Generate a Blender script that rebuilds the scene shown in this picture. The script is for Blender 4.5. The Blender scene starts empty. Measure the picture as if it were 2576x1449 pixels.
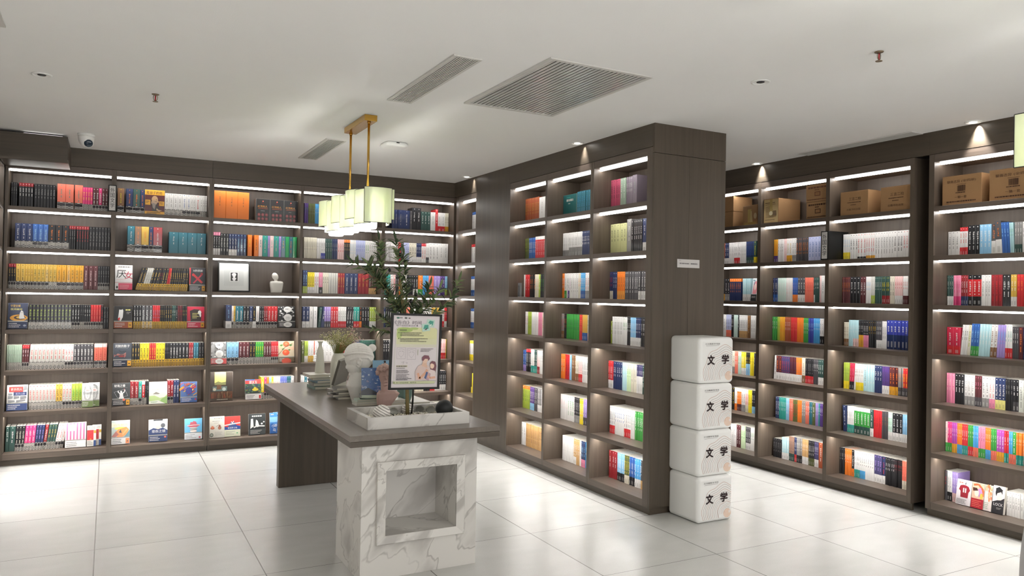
import bpy, math, random
from math import pi, sin, cos, radians
from mathutils import Vector, Matrix, Euler
random.seed(7)
S = bpy.context.scene
COL = S.collection

# ------------------------------------------------------------------ camera, world, exposure
def make_camera():
    f_px, yaw, pitch, roll = 1897.4, radians(28.154), radians(0.526), radians(0.996)
    fw = Vector((sin(yaw)*cos(pitch), cos(yaw)*cos(pitch), sin(pitch)))
    r0 = Vector((cos(yaw), -sin(yaw), 0)); u0 = r0.cross(fw)
    r = r0*cos(roll) + u0*sin(roll); u = u0*cos(roll) - r0*sin(roll)
    cd = bpy.data.cameras.new('camera'); cam = bpy.data.objects.new('camera', cd); COL.objects.link(cam)
    cd.sensor_fit = 'HORIZONTAL'; cd.sensor_width = 36.0; cd.lens = f_px/2576*36.0
    cd.clip_start = .05; cd.clip_end = 60
    m = Matrix((r, u, -fw)).transposed().to_4x4(); m.translation = Vector((0, 0, 1.5)); cam.matrix_world = m
    S.camera = cam
make_camera()
S.view_settings.view_transform = 'Standard'; S.view_settings.look = 'None'
S.view_settings.gamma = 1; S.view_settings.use_curve_mapping = False
S.view_settings.exposure = 1.05
S.cycles.use_denoising = True
S.cycles.max_bounces = 8; S.cycles.diffuse_bounces = 4; S.cycles.glossy_bounces = 3; S.cycles.transmission_bounces = 6
S.cycles.sample_clamp_indirect = 6; S.cycles.caustics_reflective = False; S.cycles.caustics_refractive = False
W = bpy.data.worlds.new('world'); S.world = W; W.use_nodes = True
W.node_tree.nodes['Background'].inputs[0].default_value = (1.0, .98, .965, 1)
W.node_tree.nodes['Background'].inputs[1].default_value = 1.4
STRIP_POWER = 9.3
CHAND_POWER = 88.0
SPOTS = []

# ------------------------------------------------------------------ measures of the room (metres)
HC = 2.703                    # ceiling height
YA, XB, XC = 7.513, 3.295, 5.107   # shelf fronts: back wall, projecting run, right wall
Z0, DZ, TH = .0988, .3457, .033    # first shelf, shelf spacing, shelf thickness
DEPTH = .345
XL = -.773

# ------------------------------------------------------------------ helpers
def lin(c):
    c = c/255
    return c/12.92 if c <= .04045 else ((c+.055)/1.055)**2.4
def rgb(s):
    if isinstance(s, (tuple, list)): return tuple(s)
    if s in PAL: s = PAL[s][0]
    return tuple(lin(int(s[i:i+2], 16)) for i in (0, 2, 4))
PAL = {
 'bk': ('1f1f23', 'black'), 'wh': ('e6e4e2', 'white'), 'gw': ('c9c8c2', 'greyish white'), 'cr': ('ded8c6', 'cream'), 'nv': ('25335c', 'navy'),
 'bl': ('2f5fa8', 'blue'), 'rb': ('3b45a0', 'royal blue'), 'sb': ('4fa3dc', 'sky blue'), 'lb': ('8fc3e6', 'light blue'), 'pb': ('6f7ccb', 'periwinkle'),
 'pv': ('b9bfe0', 'pale violet'), 'lv': ('a58fd0', 'lavender'), 'pu': ('5b3f86', 'purple'), 'dp': ('45416b', 'dusky purple'), 'mv': ('8b7f8c', 'mauve'),
 'pd': ('c25572', 'dusty pink'), 'pk': ('e58aa8', 'pink'), 'pi': ('ecc8c6', 'pale pink'), 'hp': ('e0407f', 'hot pink'), 'mg': ('b04fae', 'magenta'),
 'rd': ('cf2f35', 'red'), 'dr': ('96262d', 'dark red'), 'mr': ('5b2a2f', 'maroon'), 'cm': ('c52a48', 'crimson'), 'co': ('ea7a64', 'coral'), 'ru': ('a35233', 'rust'),
 'or': ('f0822e', 'orange'), 'yo': ('f4a54a', 'pale orange'), 'am': ('e0a330', 'amber'), 'gd': ('d3ac4c', 'gold'), 'yl': ('f0d92e', 'yellow'), 'ly': ('e2dc86', 'pale yellow'), 'cy': ('cfcf9a', 'straw yellow'),
 'yg': ('a8bc48', 'lime'), 'ol': ('5d6438', 'olive'), 'gn': ('3f9a44', 'green'), 'em': ('1ea862', 'emerald'), 'dg': ('31504a', 'dark green'), 'gr': ('9fb3a0', 'sage'), 'lgn': ('cfe6bd', 'pale green'), 'mt': ('c9dfd6', 'mint'),
 'te': ('2f9a8e', 'teal'), 'tl': ('2b6f80', 'petrol blue'), 'lc': ('b5dbe2', 'pale cyan'), 'lg': ('cfd3cb', 'light grey'), 'gy': ('8f8d8c', 'grey'), 'dk': ('4a484c', 'dark grey'),
 'br': ('86603f', 'brown'), 'tb': ('a07d6c', 'dusty brown'), 'tn': ('c9a06a', 'tan'),
}

def mat(name, col=(.8, .8, .8), rough=.5, metal=0, bump=0, bscale=40, emit=None, estr=0, spec=.5, var=0, vscale=8, **kw):
    m = bpy.data.materials.new(name); m.use_nodes = True; nt = m.node_tree; N = nt.nodes; Lk = nt.links
    b = N['Principled BSDF']; b.inputs['Base Color'].default_value = (*rgb(col), 1)
    b.inputs['Roughness'].default_value = rough; b.inputs['Metallic'].default_value = metal
    b.inputs['Specular IOR Level'].default_value = spec
    for k, v in kw.items(): b.inputs[k.replace('_', ' ')].default_value = v
    tc = N.new('ShaderNodeTexCoord'); nz = N.new('ShaderNodeTexNoise'); nz.inputs['Scale'].default_value = vscale; nz.inputs['Detail'].default_value = 4
    Lk.new(tc.outputs['Object'], nz.inputs['Vector'])
    mx = N.new('ShaderNodeMix'); mx.data_type = 'RGBA'; c = rgb(col)
    mx.inputs[6].default_value = (*[x*(1-var) for x in c], 1); mx.inputs[7].default_value = (*[min(1, x*(1+var)) for x in c], 1)
    Lk.new(nz.outputs['Fac'], mx.inputs[0]); Lk.new(mx.outputs[2], b.inputs['Base Color'])
    if bump:
        n2 = N.new('ShaderNodeTexNoise'); n2.inputs['Scale'].default_value = bscale; Lk.new(tc.outputs['Object'], n2.inputs['Vector'])
        bp = N.new('ShaderNodeBump'); bp.inputs['Strength'].default_value = bump; bp.inputs['Distance'].default_value = .01
        Lk.new(n2.outputs['Fac'], bp.inputs['Height']); Lk.new(bp.outputs['Normal'], b.inputs['Normal'])
    if emit: b.inputs['Emission Color'].default_value = (*rgb(emit), 1); b.inputs['Emission Strength'].default_value = estr
    return m

def print_mat(name, rough, coat=0):
    m = bpy.data.materials.new(name); m.use_nodes = True; nt = m.node_tree; N = nt.nodes; Lk = nt.links
    b = N['Principled BSDF']; a = N.new('ShaderNodeAttribute'); a.attribute_name = 'Col'
    tc = N.new('ShaderNodeTexCoord'); nz = N.new('ShaderNodeTexNoise'); nz.inputs['Scale'].default_value = 300
    mx = N.new('ShaderNodeMix'); mx.data_type = 'RGBA'; mx.blend_type = 'MULTIPLY'; mx.inputs[0].default_value = .12
    Lk.new(tc.outputs['Object'], nz.inputs['Vector']); Lk.new(a.outputs['Color'], mx.inputs[6]); Lk.new(nz.outputs['Fac'], mx.inputs[7])
    Lk.new(mx.outputs[2], b.inputs['Base Color']); b.inputs['Roughness'].default_value = rough
    b.inputs['Coat Weight'].default_value = coat; b.inputs['Coat Roughness'].default_value = .08
    return m

def wood_mat(name, axis, base='564b3f', dark='443c32', rough=.42):
    """grain stretched along one object axis"""
    m = bpy.data.materials.new(name); m.use_nodes = True; nt = m.node_tree; N = nt.nodes; Lk = nt.links
    b = N['Principled BSDF']; tc = N.new('ShaderNodeTexCoord'); mp = N.new('ShaderNodeMapping')
    sc = [42, 42, 42]; sc[axis] = 1.6; mp.inputs['Scale'].default_value = sc
    Lk.new(tc.outputs['Object'], mp.inputs['Vector'])
    n1 = N.new('ShaderNodeTexNoise'); n1.inputs['Scale'].default_value = 1.0; n1.inputs['Detail'].default_value = 6; n1.inputs['Distortion'].default_value = .6
    Lk.new(mp.outputs['Vector'], n1.inputs['Vector'])
    n2 = N.new('ShaderNodeTexNoise'); n2.inputs['Scale'].default_value = .18; n2.inputs['Detail'].default_value = 3
    Lk.new(mp.outputs['Vector'], n2.inputs['Vector'])
    ad = N.new('ShaderNodeMath'); ad.operation = 'MULTIPLY_ADD'; ad.inputs[1].default_value = .55
    Lk.new(n1.outputs['Fac'], ad.inputs[0])
    m2 = N.new('ShaderNodeMath'); m2.operation = 'MULTIPLY'; m2.inputs[1].default_value = .45; Lk.new(n2.outputs['Fac'], m2.inputs[0]); Lk.new(m2.outputs[0], ad.inputs[2])
    cr = N.new('ShaderNodeValToRGB'); cr.color_ramp.elements[0].position = .32; cr.color_ramp.elements[1].position = .68
    cr.color_ramp.elements[0].color = (*rgb(dark), 1); cr.color_ramp.elements[1].color = (*rgb(base), 1)
    Lk.new(ad.outputs[0], cr.inputs['Fac']); Lk.new(cr.outputs['Color'], b.inputs['Base Color'])
    bp = N.new('ShaderNodeBump'); bp.inputs['Strength'].default_value = .15; bp.inputs['Distance'].default_value = .004
    Lk.new(n1.outputs['Fac'], bp.inputs['Height']); Lk.new(bp.outputs['Normal'], b.inputs['Normal'])
    b.inputs['Roughness'].default_value = rough
    return m

class Geo:
    """collects boxes, quads and tubes and links them as one mesh object"""
    def __init__(s): s.v = []; s.f = []; s.c = []; s.sm = []; s.m = None
    def pt(s, p): s.v.append(tuple(s.m @ Vector(p)) if s.m else tuple(p)); return len(s.v)-1
    def face(s, pts, col=(.8, .8, .8), smooth=False):
        s.f.append([s.pt(p) for p in pts]); s.c.append(col); s.sm.append(smooth)
    def box(s, x0, x1, y0, y1, z0, z1, col=(.8, .8, .8), skip=''):
        i = [s.pt(p) for p in ((x0,y0,z0),(x1,y0,z0),(x1,y1,z0),(x0,y1,z0),(x0,y0,z1),(x1,y0,z1),(x1,y1,z1),(x0,y1,z1))]
        for k, q in (('b', (0,3,2,1)), ('t', (4,5,6,7)), ('f', (0,1,5,4)), ('r', (1,2,6,5)), ('k', (2,3,7,6)), ('l', (3,0,4,7))):
            if k in skip: continue
            s.f.append([i[j] for j in q]); s.c.append(col); s.sm.append(False)
    def loft(s, rings, col=(.8, .8, .8), caps=True, closed=True, smooth=True):
        idx = [[s.pt(p) for p in r] for r in rings]; n = len(idx[0])
        for a, b in zip(idx, idx[1:]):
            for i in range(n if closed else n-1):
                j = (i+1) % n; s.f.append([a[i], a[j], b[j], b[i]]); s.c.append(col); s.sm.append(smooth)
        if caps and closed:
            s.f.append(idx[0][::-1]); s.c.append(col); s.sm.append(False)
            s.f.append(idx[-1]); s.c.append(col); s.sm.append(False)
    def tube(s, pts, r, seg=8, col=(.8, .8, .8), smooth=True, caps=True):
        pts = [Vector(p) for p in pts]; rr = r if isinstance(r, (list, tuple)) else [r]*len(pts); rings = []
        n = None
        for i, p in enumerate(pts):
            d = (pts[min(i+1, len(pts)-1)] - pts[max(i-1, 0)]).normalized()
            if n is None: n = d.orthogonal().normalized()
            n = (n - d*n.dot(d)).normalized(); b = d.cross(n)
            rings.append([p + (n*cos(2*pi*k/seg) + b*sin(2*pi*k/seg))*rr[i] for k in range(seg)])
        s.loft(rings, col, caps, True, smooth)
    def lathe(s, prof, seg=24, c=(0, 0, 0), col=(.8, .8, .8), smooth=True, caps=True, sx=1, sy=1):
        s.loft([[(c[0]+r*sx*cos(2*pi*k/seg), c[1]+r*sy*sin(2*pi*k/seg), c[2]+z) for k in range(seg)] for r, z in prof], col, caps, True, smooth)
    def ball(s, c, rx, ry=None, rz=None, seg=20, rings=12, col=(.8, .8, .8)):
        ry = ry or rx; rz = rz or rx
        R = []
        for i in range(rings+1):
            t = -pi/2 + pi*(i/rings); q = max(cos(t), .02)
            R.append([(c[0]+rx*q*cos(2*pi*k/seg), c[1]+ry*q*sin(2*pi*k/seg), c[2]+rz*sin(t)) for k in range(seg)])
        s.loft(R, col)
    def mesh(s, name, mt):
        me = bpy.data.meshes.new(name); me.from_pydata(s.v, [], s.f)
        ca = me.color_attributes.new('Col', 'FLOAT_COLOR', 'CORNER'); d = []
        for p, c in zip(s.f, s.c): d.extend((*c[:3], 1.0)*len(p))
        ca.data.foreach_set('color', d); me.polygons.foreach_set('use_smooth', s.sm)
        for q in (mt if isinstance(mt, (list, tuple)) else [mt]): me.materials.append(q)
        me.update(); return me
    def build(s, name, mt, parent=None, loc=(0, 0, 0), rot=None, bevel=0, sub=0):
        o = bpy.data.objects.new(name, s.mesh(name, mt)); COL.objects.link(o); o.location = loc
        if rot: o.rotation_euler = rot
        if parent: o.parent = parent
        if bevel: b = o.modifiers.new('bevel', 'BEVEL'); b.width = bevel; b.segments = 2; b.limit_method = 'ANGLE'
        if sub: b = o.modifiers.new('sub', 'SUBSURF'); b.levels = b.render_levels = sub
        return o

def tag(o, label, cat, group=None, kind=None):
    if label: o['label'] = label
    if cat: o['category'] = cat
    if group: o['group'] = group
    if kind: o['kind'] = kind
    return o
def thing(name, label, cat, loc=(0, 0, 0), rot=None, group=None):
    o = bpy.data.objects.new(name, None); COL.objects.link(o); o.location = loc; o.empty_display_size = .1
    if rot: o.rotation_euler = rot
    return tag(o, label, cat, group)
def struct(g, name, m): o = g.build(name, m); o['kind'] = 'structure'; return o
def bx(*a, **k): g = Geo(); g.box(*a, **k); return g
def copy_tree(o, parent=None):
    c = o.copy(); COL.objects.link(c)
    if parent: c.parent = parent
    for ch in [q for q in bpy.data.objects if q.parent == o]: copy_tree(ch, c)
    return c

_FONT = {}; BOLD = 0
def text_polys(txt):
    """outline faces of a line of text, height about 1, from the bundled font"""
    key = (txt, BOLD)
    if key in _FONT: return _FONT[key]
    cu = bpy.data.curves.new('t', 'FONT'); cu.body = txt; cu.resolution_u = 2; cu.offset = BOLD
    o = bpy.data.objects.new('t', cu); COL.objects.link(o)
    me = bpy.data.meshes.new_from_object(o.evaluated_get(bpy.context.evaluated_depsgraph_get()))
    vs = [v.co.copy() for v in me.vertices]; fs = [list(p.vertices) for p in me.polygons]
    bpy.data.objects.remove(o); bpy.data.curves.remove(cu); bpy.data.meshes.remove(me)
    if vs:
        x0 = min(v.x for v in vs); x1 = max(v.x for v in vs); y0 = min(v.y for v in vs); y1 = max(v.y for v in vs)
    else: x0 = x1 = y0 = y1 = 0
    _FONT[key] = (vs, fs, x0, x1, y0, y1); return _FONT[key]

class Art(Geo):
    """flat printed shapes on a panel: u to the right, v up, layered by a hair toward -y"""
    def __init__(s, w=1, h=1, ox=0, oy=0, y=0, step=.0003, g=None):
        super().__init__(); s.W, s.H, s.ox, s.oy, s.y, s.step = w, h, ox, oy, y, step
        if g: s.v, s.f, s.c, s.sm, s.m = g.v, g.f, g.c, g.sm, g.m
    def P(s, u, v): return (s.ox+u*s.W, s.y, s.oy+v*s.H)
    def up(s): s.y -= s.step
    def r(s, u0, v0, u1, v1, c): s.up(); s.face([s.P(u0, v0), s.P(u1, v0), s.P(u1, v1), s.P(u0, v1)], rgb(c))
    def p(s, pts, c): s.up(); s.face([s.P(*q) for q in pts], rgb(c))
    def e(s, u, v, ru, rv, c, n=20, a0=0, a1=360):
        s.up(); s.face([s.P(u+ru*cos(radians(a0+(a1-a0)*k/n)), v+rv*sin(radians(a0+(a1-a0)*k/n))) for k in range(n if a1-a0 >= 360 else n+1)], rgb(c))
    def l(s, pts, w, c, up=True):
        if up: s.up()
        k = s.W/s.H
        for (a, b), (d, e) in zip(pts, pts[1:]):
            dx, dy = (d-a)*k, e-b; L = math.hypot(dx, dy) or 1; nx, ny = -dy/L*w/2/k, dx/L*w/2
            s.face([s.P(a+nx, b+ny), s.P(a-nx, b-ny), s.P(d-nx, e-ny), s.P(d+nx, e+ny)], rgb(c))
    def t(s, txt, u, v, h, c, vert=False, wide=None):
        """text with its lower left at (u,v), height h (share of the panel); vert stacks the characters downward"""
        s.up(); c = rgb(c)
        if vert:
            for i, ch in enumerate(txt): s._t(ch, u, v-(i+1)*h*1.12, h, c, wide)
        else: s._t(txt, u, v, h, c, wide)
    def _t(s, txt, u, v, h, c, wide):
        vs, fs, x0, x1, y0, y1 = text_polys(txt)
        if not vs: return
        k = h*s.H/(y1-y0 or 1); kx = k if wide is None else wide*s.W/(x1-x0 or 1)
        if len(txt) == 1 and wide is None: k = kx = h*s.H/max(x1-x0, y1-y0, .55)
        b = len(s.v); s.v.extend(tuple(s.m @ Vector((s.ox+u*s.W+(q.x-x0)*kx, s.y, s.oy+v*s.H+(q.y-y0)*k))) if s.m else (s.ox+u*s.W+(q.x-x0)*kx, s.y, s.oy+v*s.H+(q.y-y0)*k) for q in vs)
        for q in fs: s.f.append([b+i for i in q]); s.c.append(c); s.sm.append(False)
    def lines(s, u, v, w, n, dv, th, c, rnd=True):
        """rows of illegible small print"""
        s.up()
        for i in range(n):
            x = u; e = u+w*(random.uniform(.6, 1) if rnd else 1)
            while x < e:
                q = random.uniform(.5, 1.6)*th*s.H/s.W*1.2
                s.face([s.P(x, v-i*dv), s.P(min(x+q, e), v-i*dv), s.P(min(x+q, e), v-i*dv+th), s.P(x, v-i*dv+th)], rgb(c)); x += q+th*s.H/s.W*.35
    def zig(s, u0, u1, v0, v1, nx, ny, c):
        s.up(); du = (u1-u0)/nx; dv = (v1-v0)/ny; c = rgb(c)
        for j in range(ny):
            for i in range(nx):
                if (i+j) % 2: continue
                a = u0+i*du; b = v0+j*dv
                s.face([s.P(a, b), s.P(a+du*.9, b+dv*.15), s.P(a+du, b+dv), s.P(a+du*.1, b+dv*.85)], c)

# ------------------------------------------------------------------ materials
WV = wood_mat('wood_vertical_grain', 2); WX = wood_mat('wood_grain_x', 0); WY = wood_mat('wood_grain_y', 1)
WBACK = wood_mat('wood_inner_panel_lit', 2, '6a5d53', '574c44'); WSIDE = wood_mat('wood_side_panel_lit', 2, '63574c', '50463d'); WIN = wood_mat('wood_inner_shelf_lit', 0, '6a5d53', '574c44')  # same laminate, lightened in colour to imitate strip light inside the cells
PRINT = print_mat('printed_paper', .42, .15); GLOSS = print_mat('shrink_wrapped_print', .25, .7); MATTE = print_mat('matte_print', .8)
LED = mat('led_strip_light', 'ffffff', .5, emit=(1, .98, .95), estr=STRIP_POWER)
LEDL = mat('led_strip_light_lower', 'ffffff', .5, emit=(1, .97, .93), estr=STRIP_POWER*3.1)
BLACKM = mat('black_metal', '070707', .5, spec=.4)
CEIL = mat('ceiling_paint', (.89, .885, .88), .9, bump=.05, bscale=200, var=.01)
WHITEP = mat('white_plastic', 'eeeeec', .35, var=.01); GRILLE = mat('grille_white_metal', 'cfcdc9', .4, var=.02)
DARKV = mat('painted_duct_shade', '161616', .9)  # dark colour standing in for the shade inside the ducts
PLASTER = mat('white_plaster', 'e9e6e0', .75, bump=.1, bscale=60, var=.03, vscale=14)

# ------------------------------------------------------------------ setting: floor, ceiling, walls
def floor_mat():
    m = bpy.data.materials.new('pale_floor_tile'); m.use_nodes = True; nt = m.node_tree; N = nt.nodes; Lk = nt.links
    b = N['Principled BSDF']; tc = N.new('ShaderNodeTexCoord'); sp = N.new('ShaderNodeSeparateXYZ'); Lk.new(tc.outputs['Object'], sp.inputs[0])
    def M(op, a, b2=None, c=None):
        n = N.new('ShaderNodeMath'); n.operation = op
        for i, q in enumerate((a, b2, c)):
            if q is None: continue
            if isinstance(q, (int, float)): n.inputs[i].default_value = q
            else: Lk.new(q, n.inputs[i])
        return n.outputs[0]
    def grout(s, off, per, w):
        f = M('FRACT', M('DIVIDE', M('SUBTRACT', s, off), per)); d = M('MULTIPLY', M('MINIMUM', f, M('SUBTRACT', 1.0, f)), per)
        return M('LESS_THAN', d, w)
    gx = grout(sp.outputs[0], -.04, .8045, .0028); gy = grout(sp.outputs[1], 4.135, .797, .0018)
    g = M('MAXIMUM', gx, gy)
    ix = M('FLOOR', M('DIVIDE', M('SUBTRACT', sp.outputs[0], -.04), .8045)); iy = M('FLOOR', M('DIVIDE', M('SUBTRACT', sp.outputs[1], 4.135), .797))
    wn = N.new('ShaderNodeTexWhiteNoise'); wn.noise_dimensions = '2D'; cb = N.new('ShaderNodeCombineXYZ'); Lk.new(ix, cb.inputs[0]); Lk.new(iy, cb.inputs[1]); Lk.new(cb.outputs[0], wn.inputs['Vector'])
    mp = N.new('ShaderNodeMapping'); mp.inputs['Scale'].default_value = (2.2, 5, 1); Lk.new(tc.outputs['Object'], mp.inputs['Vector'])
    nz = N.new('ShaderNodeTexNoise'); nz.inputs['Scale'].default_value = 1.6; nz.inputs['Detail'].default_value = 8; nz.inputs['Distortion'].default_value = .4; Lk.new(mp.outputs[0], nz.inputs['Vector'])
    n3 = N.new('ShaderNodeTexNoise'); n3.inputs['Scale'].default_value = 160; Lk.new(tc.outputs['Object'], n3.inputs['Vector'])
    v = M('ADD', M('MULTIPLY', nz.outputs['Fac'], .45), M('ADD', M('MULTIPLY', n3.outputs['Fac'], .35), M('MULTIPLY', wn.outputs['Value'], .15)))
    cr = N.new('ShaderNodeValToRGB'); cr.color_ramp.elements[0].position = .25; cr.color_ramp.elements[1].position = .75
    cr.color_ramp.elements[0].color = (*rgb('bdbdb9'), 1); cr.color_ramp.elements[1].color = (*rgb('cfcfcc'), 1); Lk.new(v, cr.inputs[0])
    mx = N.new('ShaderNodeMix'); mx.data_type = 'RGBA'; Lk.new(g, mx.inputs[0]); Lk.new(cr.outputs[0], mx.inputs[6]); mx.inputs[7].default_value = (*rgb('726f6a'), 1)
    Lk.new(mx.outputs[2], b.inputs['Base Color'])
    b.inputs['Roughness'].default_value = .27; b.inputs['Specular IOR Level'].default_value = .5
    bp = N.new('ShaderNodeBump'); bp.inputs['Strength'].default_value = .25; bp.inputs['Distance'].default_value = .001; Lk.new(M('SUBTRACT', n3.outputs['Fac'], g), bp.inputs['Height']); Lk.new(bp.outputs[0], b.inputs['Normal'])
    return m
struct(bx(-1.15, 5.5, -3.0, 7.95, -.06, 0), 'floor', floor_mat())
struct(bx(-1.15, 5.5, -3.0, 7.95, HC, HC+.06), 'ceiling', CEIL)
WALLM = mat('wall_paint', 'c9c5be', .9, var=.01)
struct(bx(-1.15, 5.5, YA+DEPTH+.02, 7.95, 0, HC), 'wall_back', WALLM)
struct(bx(XC+DEPTH+.02, 5.5, -3.0, YA+DEPTH+.02, 0, HC), 'wall_right', WALLM)
struct(bx(-1.2, -1.14, -3.0, YA+DEPTH+.02, 0, HC), 'wall_left', WALLM)

# ------------------------------------------------------------------ bookcases
def bookcase(label, loc, rot, cells, x0, x1, rows=7, strips=True, side_l=True, side_r=True):
    """local x runs left to right along the front, y goes back into the case"""
    t = thing('bookcase', label, 'bookcase', loc, rot)
    T = .018
    top = Z0+DZ*7-TH+.055
    def pn(n, *a): bx(*a).build(n, WSIDE, t)
    edges = []
    if side_l: pn('side_panel', x0, cells[0][0], 0, DEPTH, .05, top)
    for a, b in zip(cells, cells[1:]):
        m = (a[1]+b[0])/2
        if b[0]-a[1] > .04: pn('divider', a[1], m-.0008, 0, DEPTH-.001, .051, top); pn('divider', m+.0008, b[0], 0, DEPTH-.001, .051, top)
        else: pn('divider', a[1], b[0], .0005, DEPTH-.001, .051, top)
    if side_r: pn('side_panel', cells[-1][1], x1, 0, DEPTH, .05, top)
    bx(x0+.001, x1-.001, DEPTH-.012, DEPTH-.001, .06, top-.002).build('back_panel', WBACK, t)
    bx(x0+.002, x1-.002, .022, .04, 0, .0505).build('plinth', WX, t)
    for a, b in cells:
        for k in range(rows+1):
            z = Z0+DZ*k; g = Geo()
            if k == 0: g.box(a+.0004, b-.0004, .001, DEPTH-.013, .051, z)
            elif k == rows: g.box(a+.0004, b-.0004, .001, DEPTH-.013, z-TH, top)
            else: g.box(a+.0004, b-.0004, .001, DEPTH-.013, z-TH, z)
            g.build('shelf', WIN, t, bevel=.0008)
            if k and strips:
                hgt = .013 if k >= 4 else .001
                bx(a+.006, b-.006, .052, .074, z-TH-hgt, z-TH-.0004).build('led_strip', LED if k >= 4 else LEDL, t)
    return t
ROT_R = (0, 0, -pi/2)        # local x -> -Y, local y -> +X
A1 = bookcase('tall grey wood bookcase at left end of the back wall, under the wooden box', (0, YA, 0), None, [(-.75, .011), (.045, .811)], XL, .838)
A2 = bookcase('tall grey wood bookcase on back wall holding framed picture and white bust', (0, YA, 0), None, [(.854, 1.652), (1.68, 2.482)], .839, 2.5)
A3 = bookcase('grey wood bookcase in the back corner, behind the plant and poster', (0, YA, 0), None, [(2.519, 3.29)], 2.501, 3.6)
BN = bookcase('narrow grey wood bookcase wedged in the corner beside the blank wood panel', (XB, 0, 0), ROT_R, [(-7.40, -6.968)], -7.458, -6.954)
B1 = bookcase('three-bay grey wood bookcase on the projecting run, left of the cube stack', (XB, 0, 0), ROT_R, [(-6.22, -5.577), (-5.545, -4.889), (-4.844, -4.19)], -6.24, -4.1305)
C1 = bookcase('three-bay grey wood bookcase on right wall with boxes and black section sign', (XC, 0, 0), ROT_R, [(-5.597, -4.908), (-4.873, -4.184), (-4.148, -3.457)], -5.63, -3.424)
D1 = bookcase('grey wood bookcase at right edge holding rainbow books and two labelled cartons', (XC, 0, 0), ROT_R, [(-3.276, -2.586), (-2.552, -1.862)], -3.314, -1.84)
E1 = bookcase('grey wood bookcase on left wall, a sliver at the left edge', (XL-.004, 0, 0), (0, 0, pi/2), [(5.9, 6.66), (6.69, 7.45)], 5.87, 7.50)
# blank panels and fascias
struct(bx(XB, XB+.02, 6.2405, 6.9535, .0505, HC), 'wall_panel', WV)
struct(bx(XB+.022, XB+.04, 6.2405, 6.9535, 0, .05), 'baseboard_panel', WX)
FZ = Z0+DZ*7-TH+.058
def fascia(n, x0, x1, y0, y1, m): struct(bx(x0, x1, y0, y1, FZ, HC), n, m)
fascia('trim_1', XL, .8365, YA, YA+.02, WX); fascia('trim_2', .8385, 3.32, YA, YA+.02, WX)
fascia('trim_3', XB, XB+.02, 4.1305, 6.2395, WY); fascia('trim_4', XB, XB+.02, 6.9545, YA, WY)
fascia('trim_5', XC, XC+.02, 3.315, YA, WY); fascia('trim_6', XC, XC+.02, -1.5, 3.3145, WY)
fascia('trim_7', XL-.02, XL, 5.87, YA-.001, WY)
# end of the projecting run: two wide boards with a joint, header and plinth
pil = thing('end_panel', 'wood-clad end face of the projecting run, behind the cube stack', 'panel', (0, 0, 0))
del pil['category'], pil['label']; pil['kind'] = 'structure'; pil.name = 'wall_middle'
XM = 3.609
for a, b in ((XB, XM-.0008), (XM+.0008, 3.95)):
    bx(a, b, 4.112, 4.1295, .051, 2.4965).build('board', WV, pil)
bx(XB, 3.95, 4.112, 4.1295, 2.5, HC).build('header', WV, pil)
bx(XB+.02, 3.94, 4.135, 4.15, 0, .05).build('base', WX, pil)
bx(3.93, 3.95, 4.13, YA, 0, HC).build('far_side', WV, pil)
# left hanging wood box with a lit gap above it
hb = thing('bulkhead', 'wooden box hanging near the ceiling at top left', 'bulkhead', (0, 0, 0))
bx(-.771, -.305, 6.905, YA-.002, 2.50, 2.685).build('casing', WX, hb, bevel=.002)
bx(-.771, -.30, 6.903, 6.93, 2.478, 2.502).build('lower_rail', WX, hb)
bx(-.6, -.34, 6.915, 6.925, 2.6855, 2.6875).build('light_strip', mat('cove_strip', 'ffffff', emit=(1, .98, .95), estr=1.0), hb)

# ------------------------------------------------------------------ lights of the room, and added ones out of view
def spot(x, y, power, size=62, blend=.5, z=HC-.012, col=(1, .975, .94), aim=None):
    l = bpy.data.lights.new('downlight_lamp', 'SPOT'); l.energy = power; l.spot_size = radians(size); l.spot_blend = blend; l.shadow_soft_size = .02; l.color = col
    o = bpy.data.objects.new('downlight_lamp', l); COL.objects.link(o); o.location = (x, y, z)
    return o
CHROME = mat('polished_reflector', 'd8dadc', .12, metal=1); LENS = mat('dark_lamp_lens', '23262b', .15)
GLOWL = mat('glowing_lamp_lens', 'ffffff', emit=(1, .96, .9), estr=9)
def downlight(x, y, label, lit, dx=0, size=62):
    t = thing('downlight', label, 'ceiling light', (x, y, HC), group=None)
    g = Geo(); g.lathe([(.052, -.0005), (.052, -.006), (.042, -.008), (.040, -.003)], 28); g.build('trim_ring', WHITEP, t)
    g = Geo(); g.lathe([(.040, -.003), (.030, -.0015), (.022, -.0008)], 24, caps=False); g.build('reflector', CHROME, t)
    g = Geo(); g.lathe([(.023, -.004), (.019, -.0065), (.004, -.0072)], 20); g.build('lens', GLOWL if lit else LENS, t)
    if lit: s = spot(dx, 0, lit, size=size, blend=.5 if size > 60 else .25, z=-.012, col=(1, .985, .96)); s.parent = t
downlight(-.356, 5.025, 'small recessed downlight at upper left of the ceiling', 0)
downlight(3.155, 3.027, 'recessed chrome downlight in the ceiling above the cube stack', 0)
downlight(3.225, 4.98, 'recessed downlight near the top edge of the projecting bookcase', 7, .052, 54)
downlight(3.21, 7.02, 'recessed downlight in the far corner of the ceiling', 7, .072, 50)
downlight(5.04, 4.866, 'lit downlight over the cartons on the right wall bookcase', 22, .052, 56)
downlight(5.04, 2.97, 'lit downlight at the right edge washing the bookcase header', 34, .052, 62.5)
for x, y, q in ((-.5, 2.2, 'left of'), (1.9, 1.6, 'in front of'), (.6, -.4, 'just behind'), (4.3, .6, 'far right of'), (2.2, -1.2, 'well behind')):  # unseen downlights, added to brighten floor and ceiling
    downlight(x, y, f'lit ceiling downlight above and {q} the viewer', 250 if x < 0 else 35)

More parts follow.
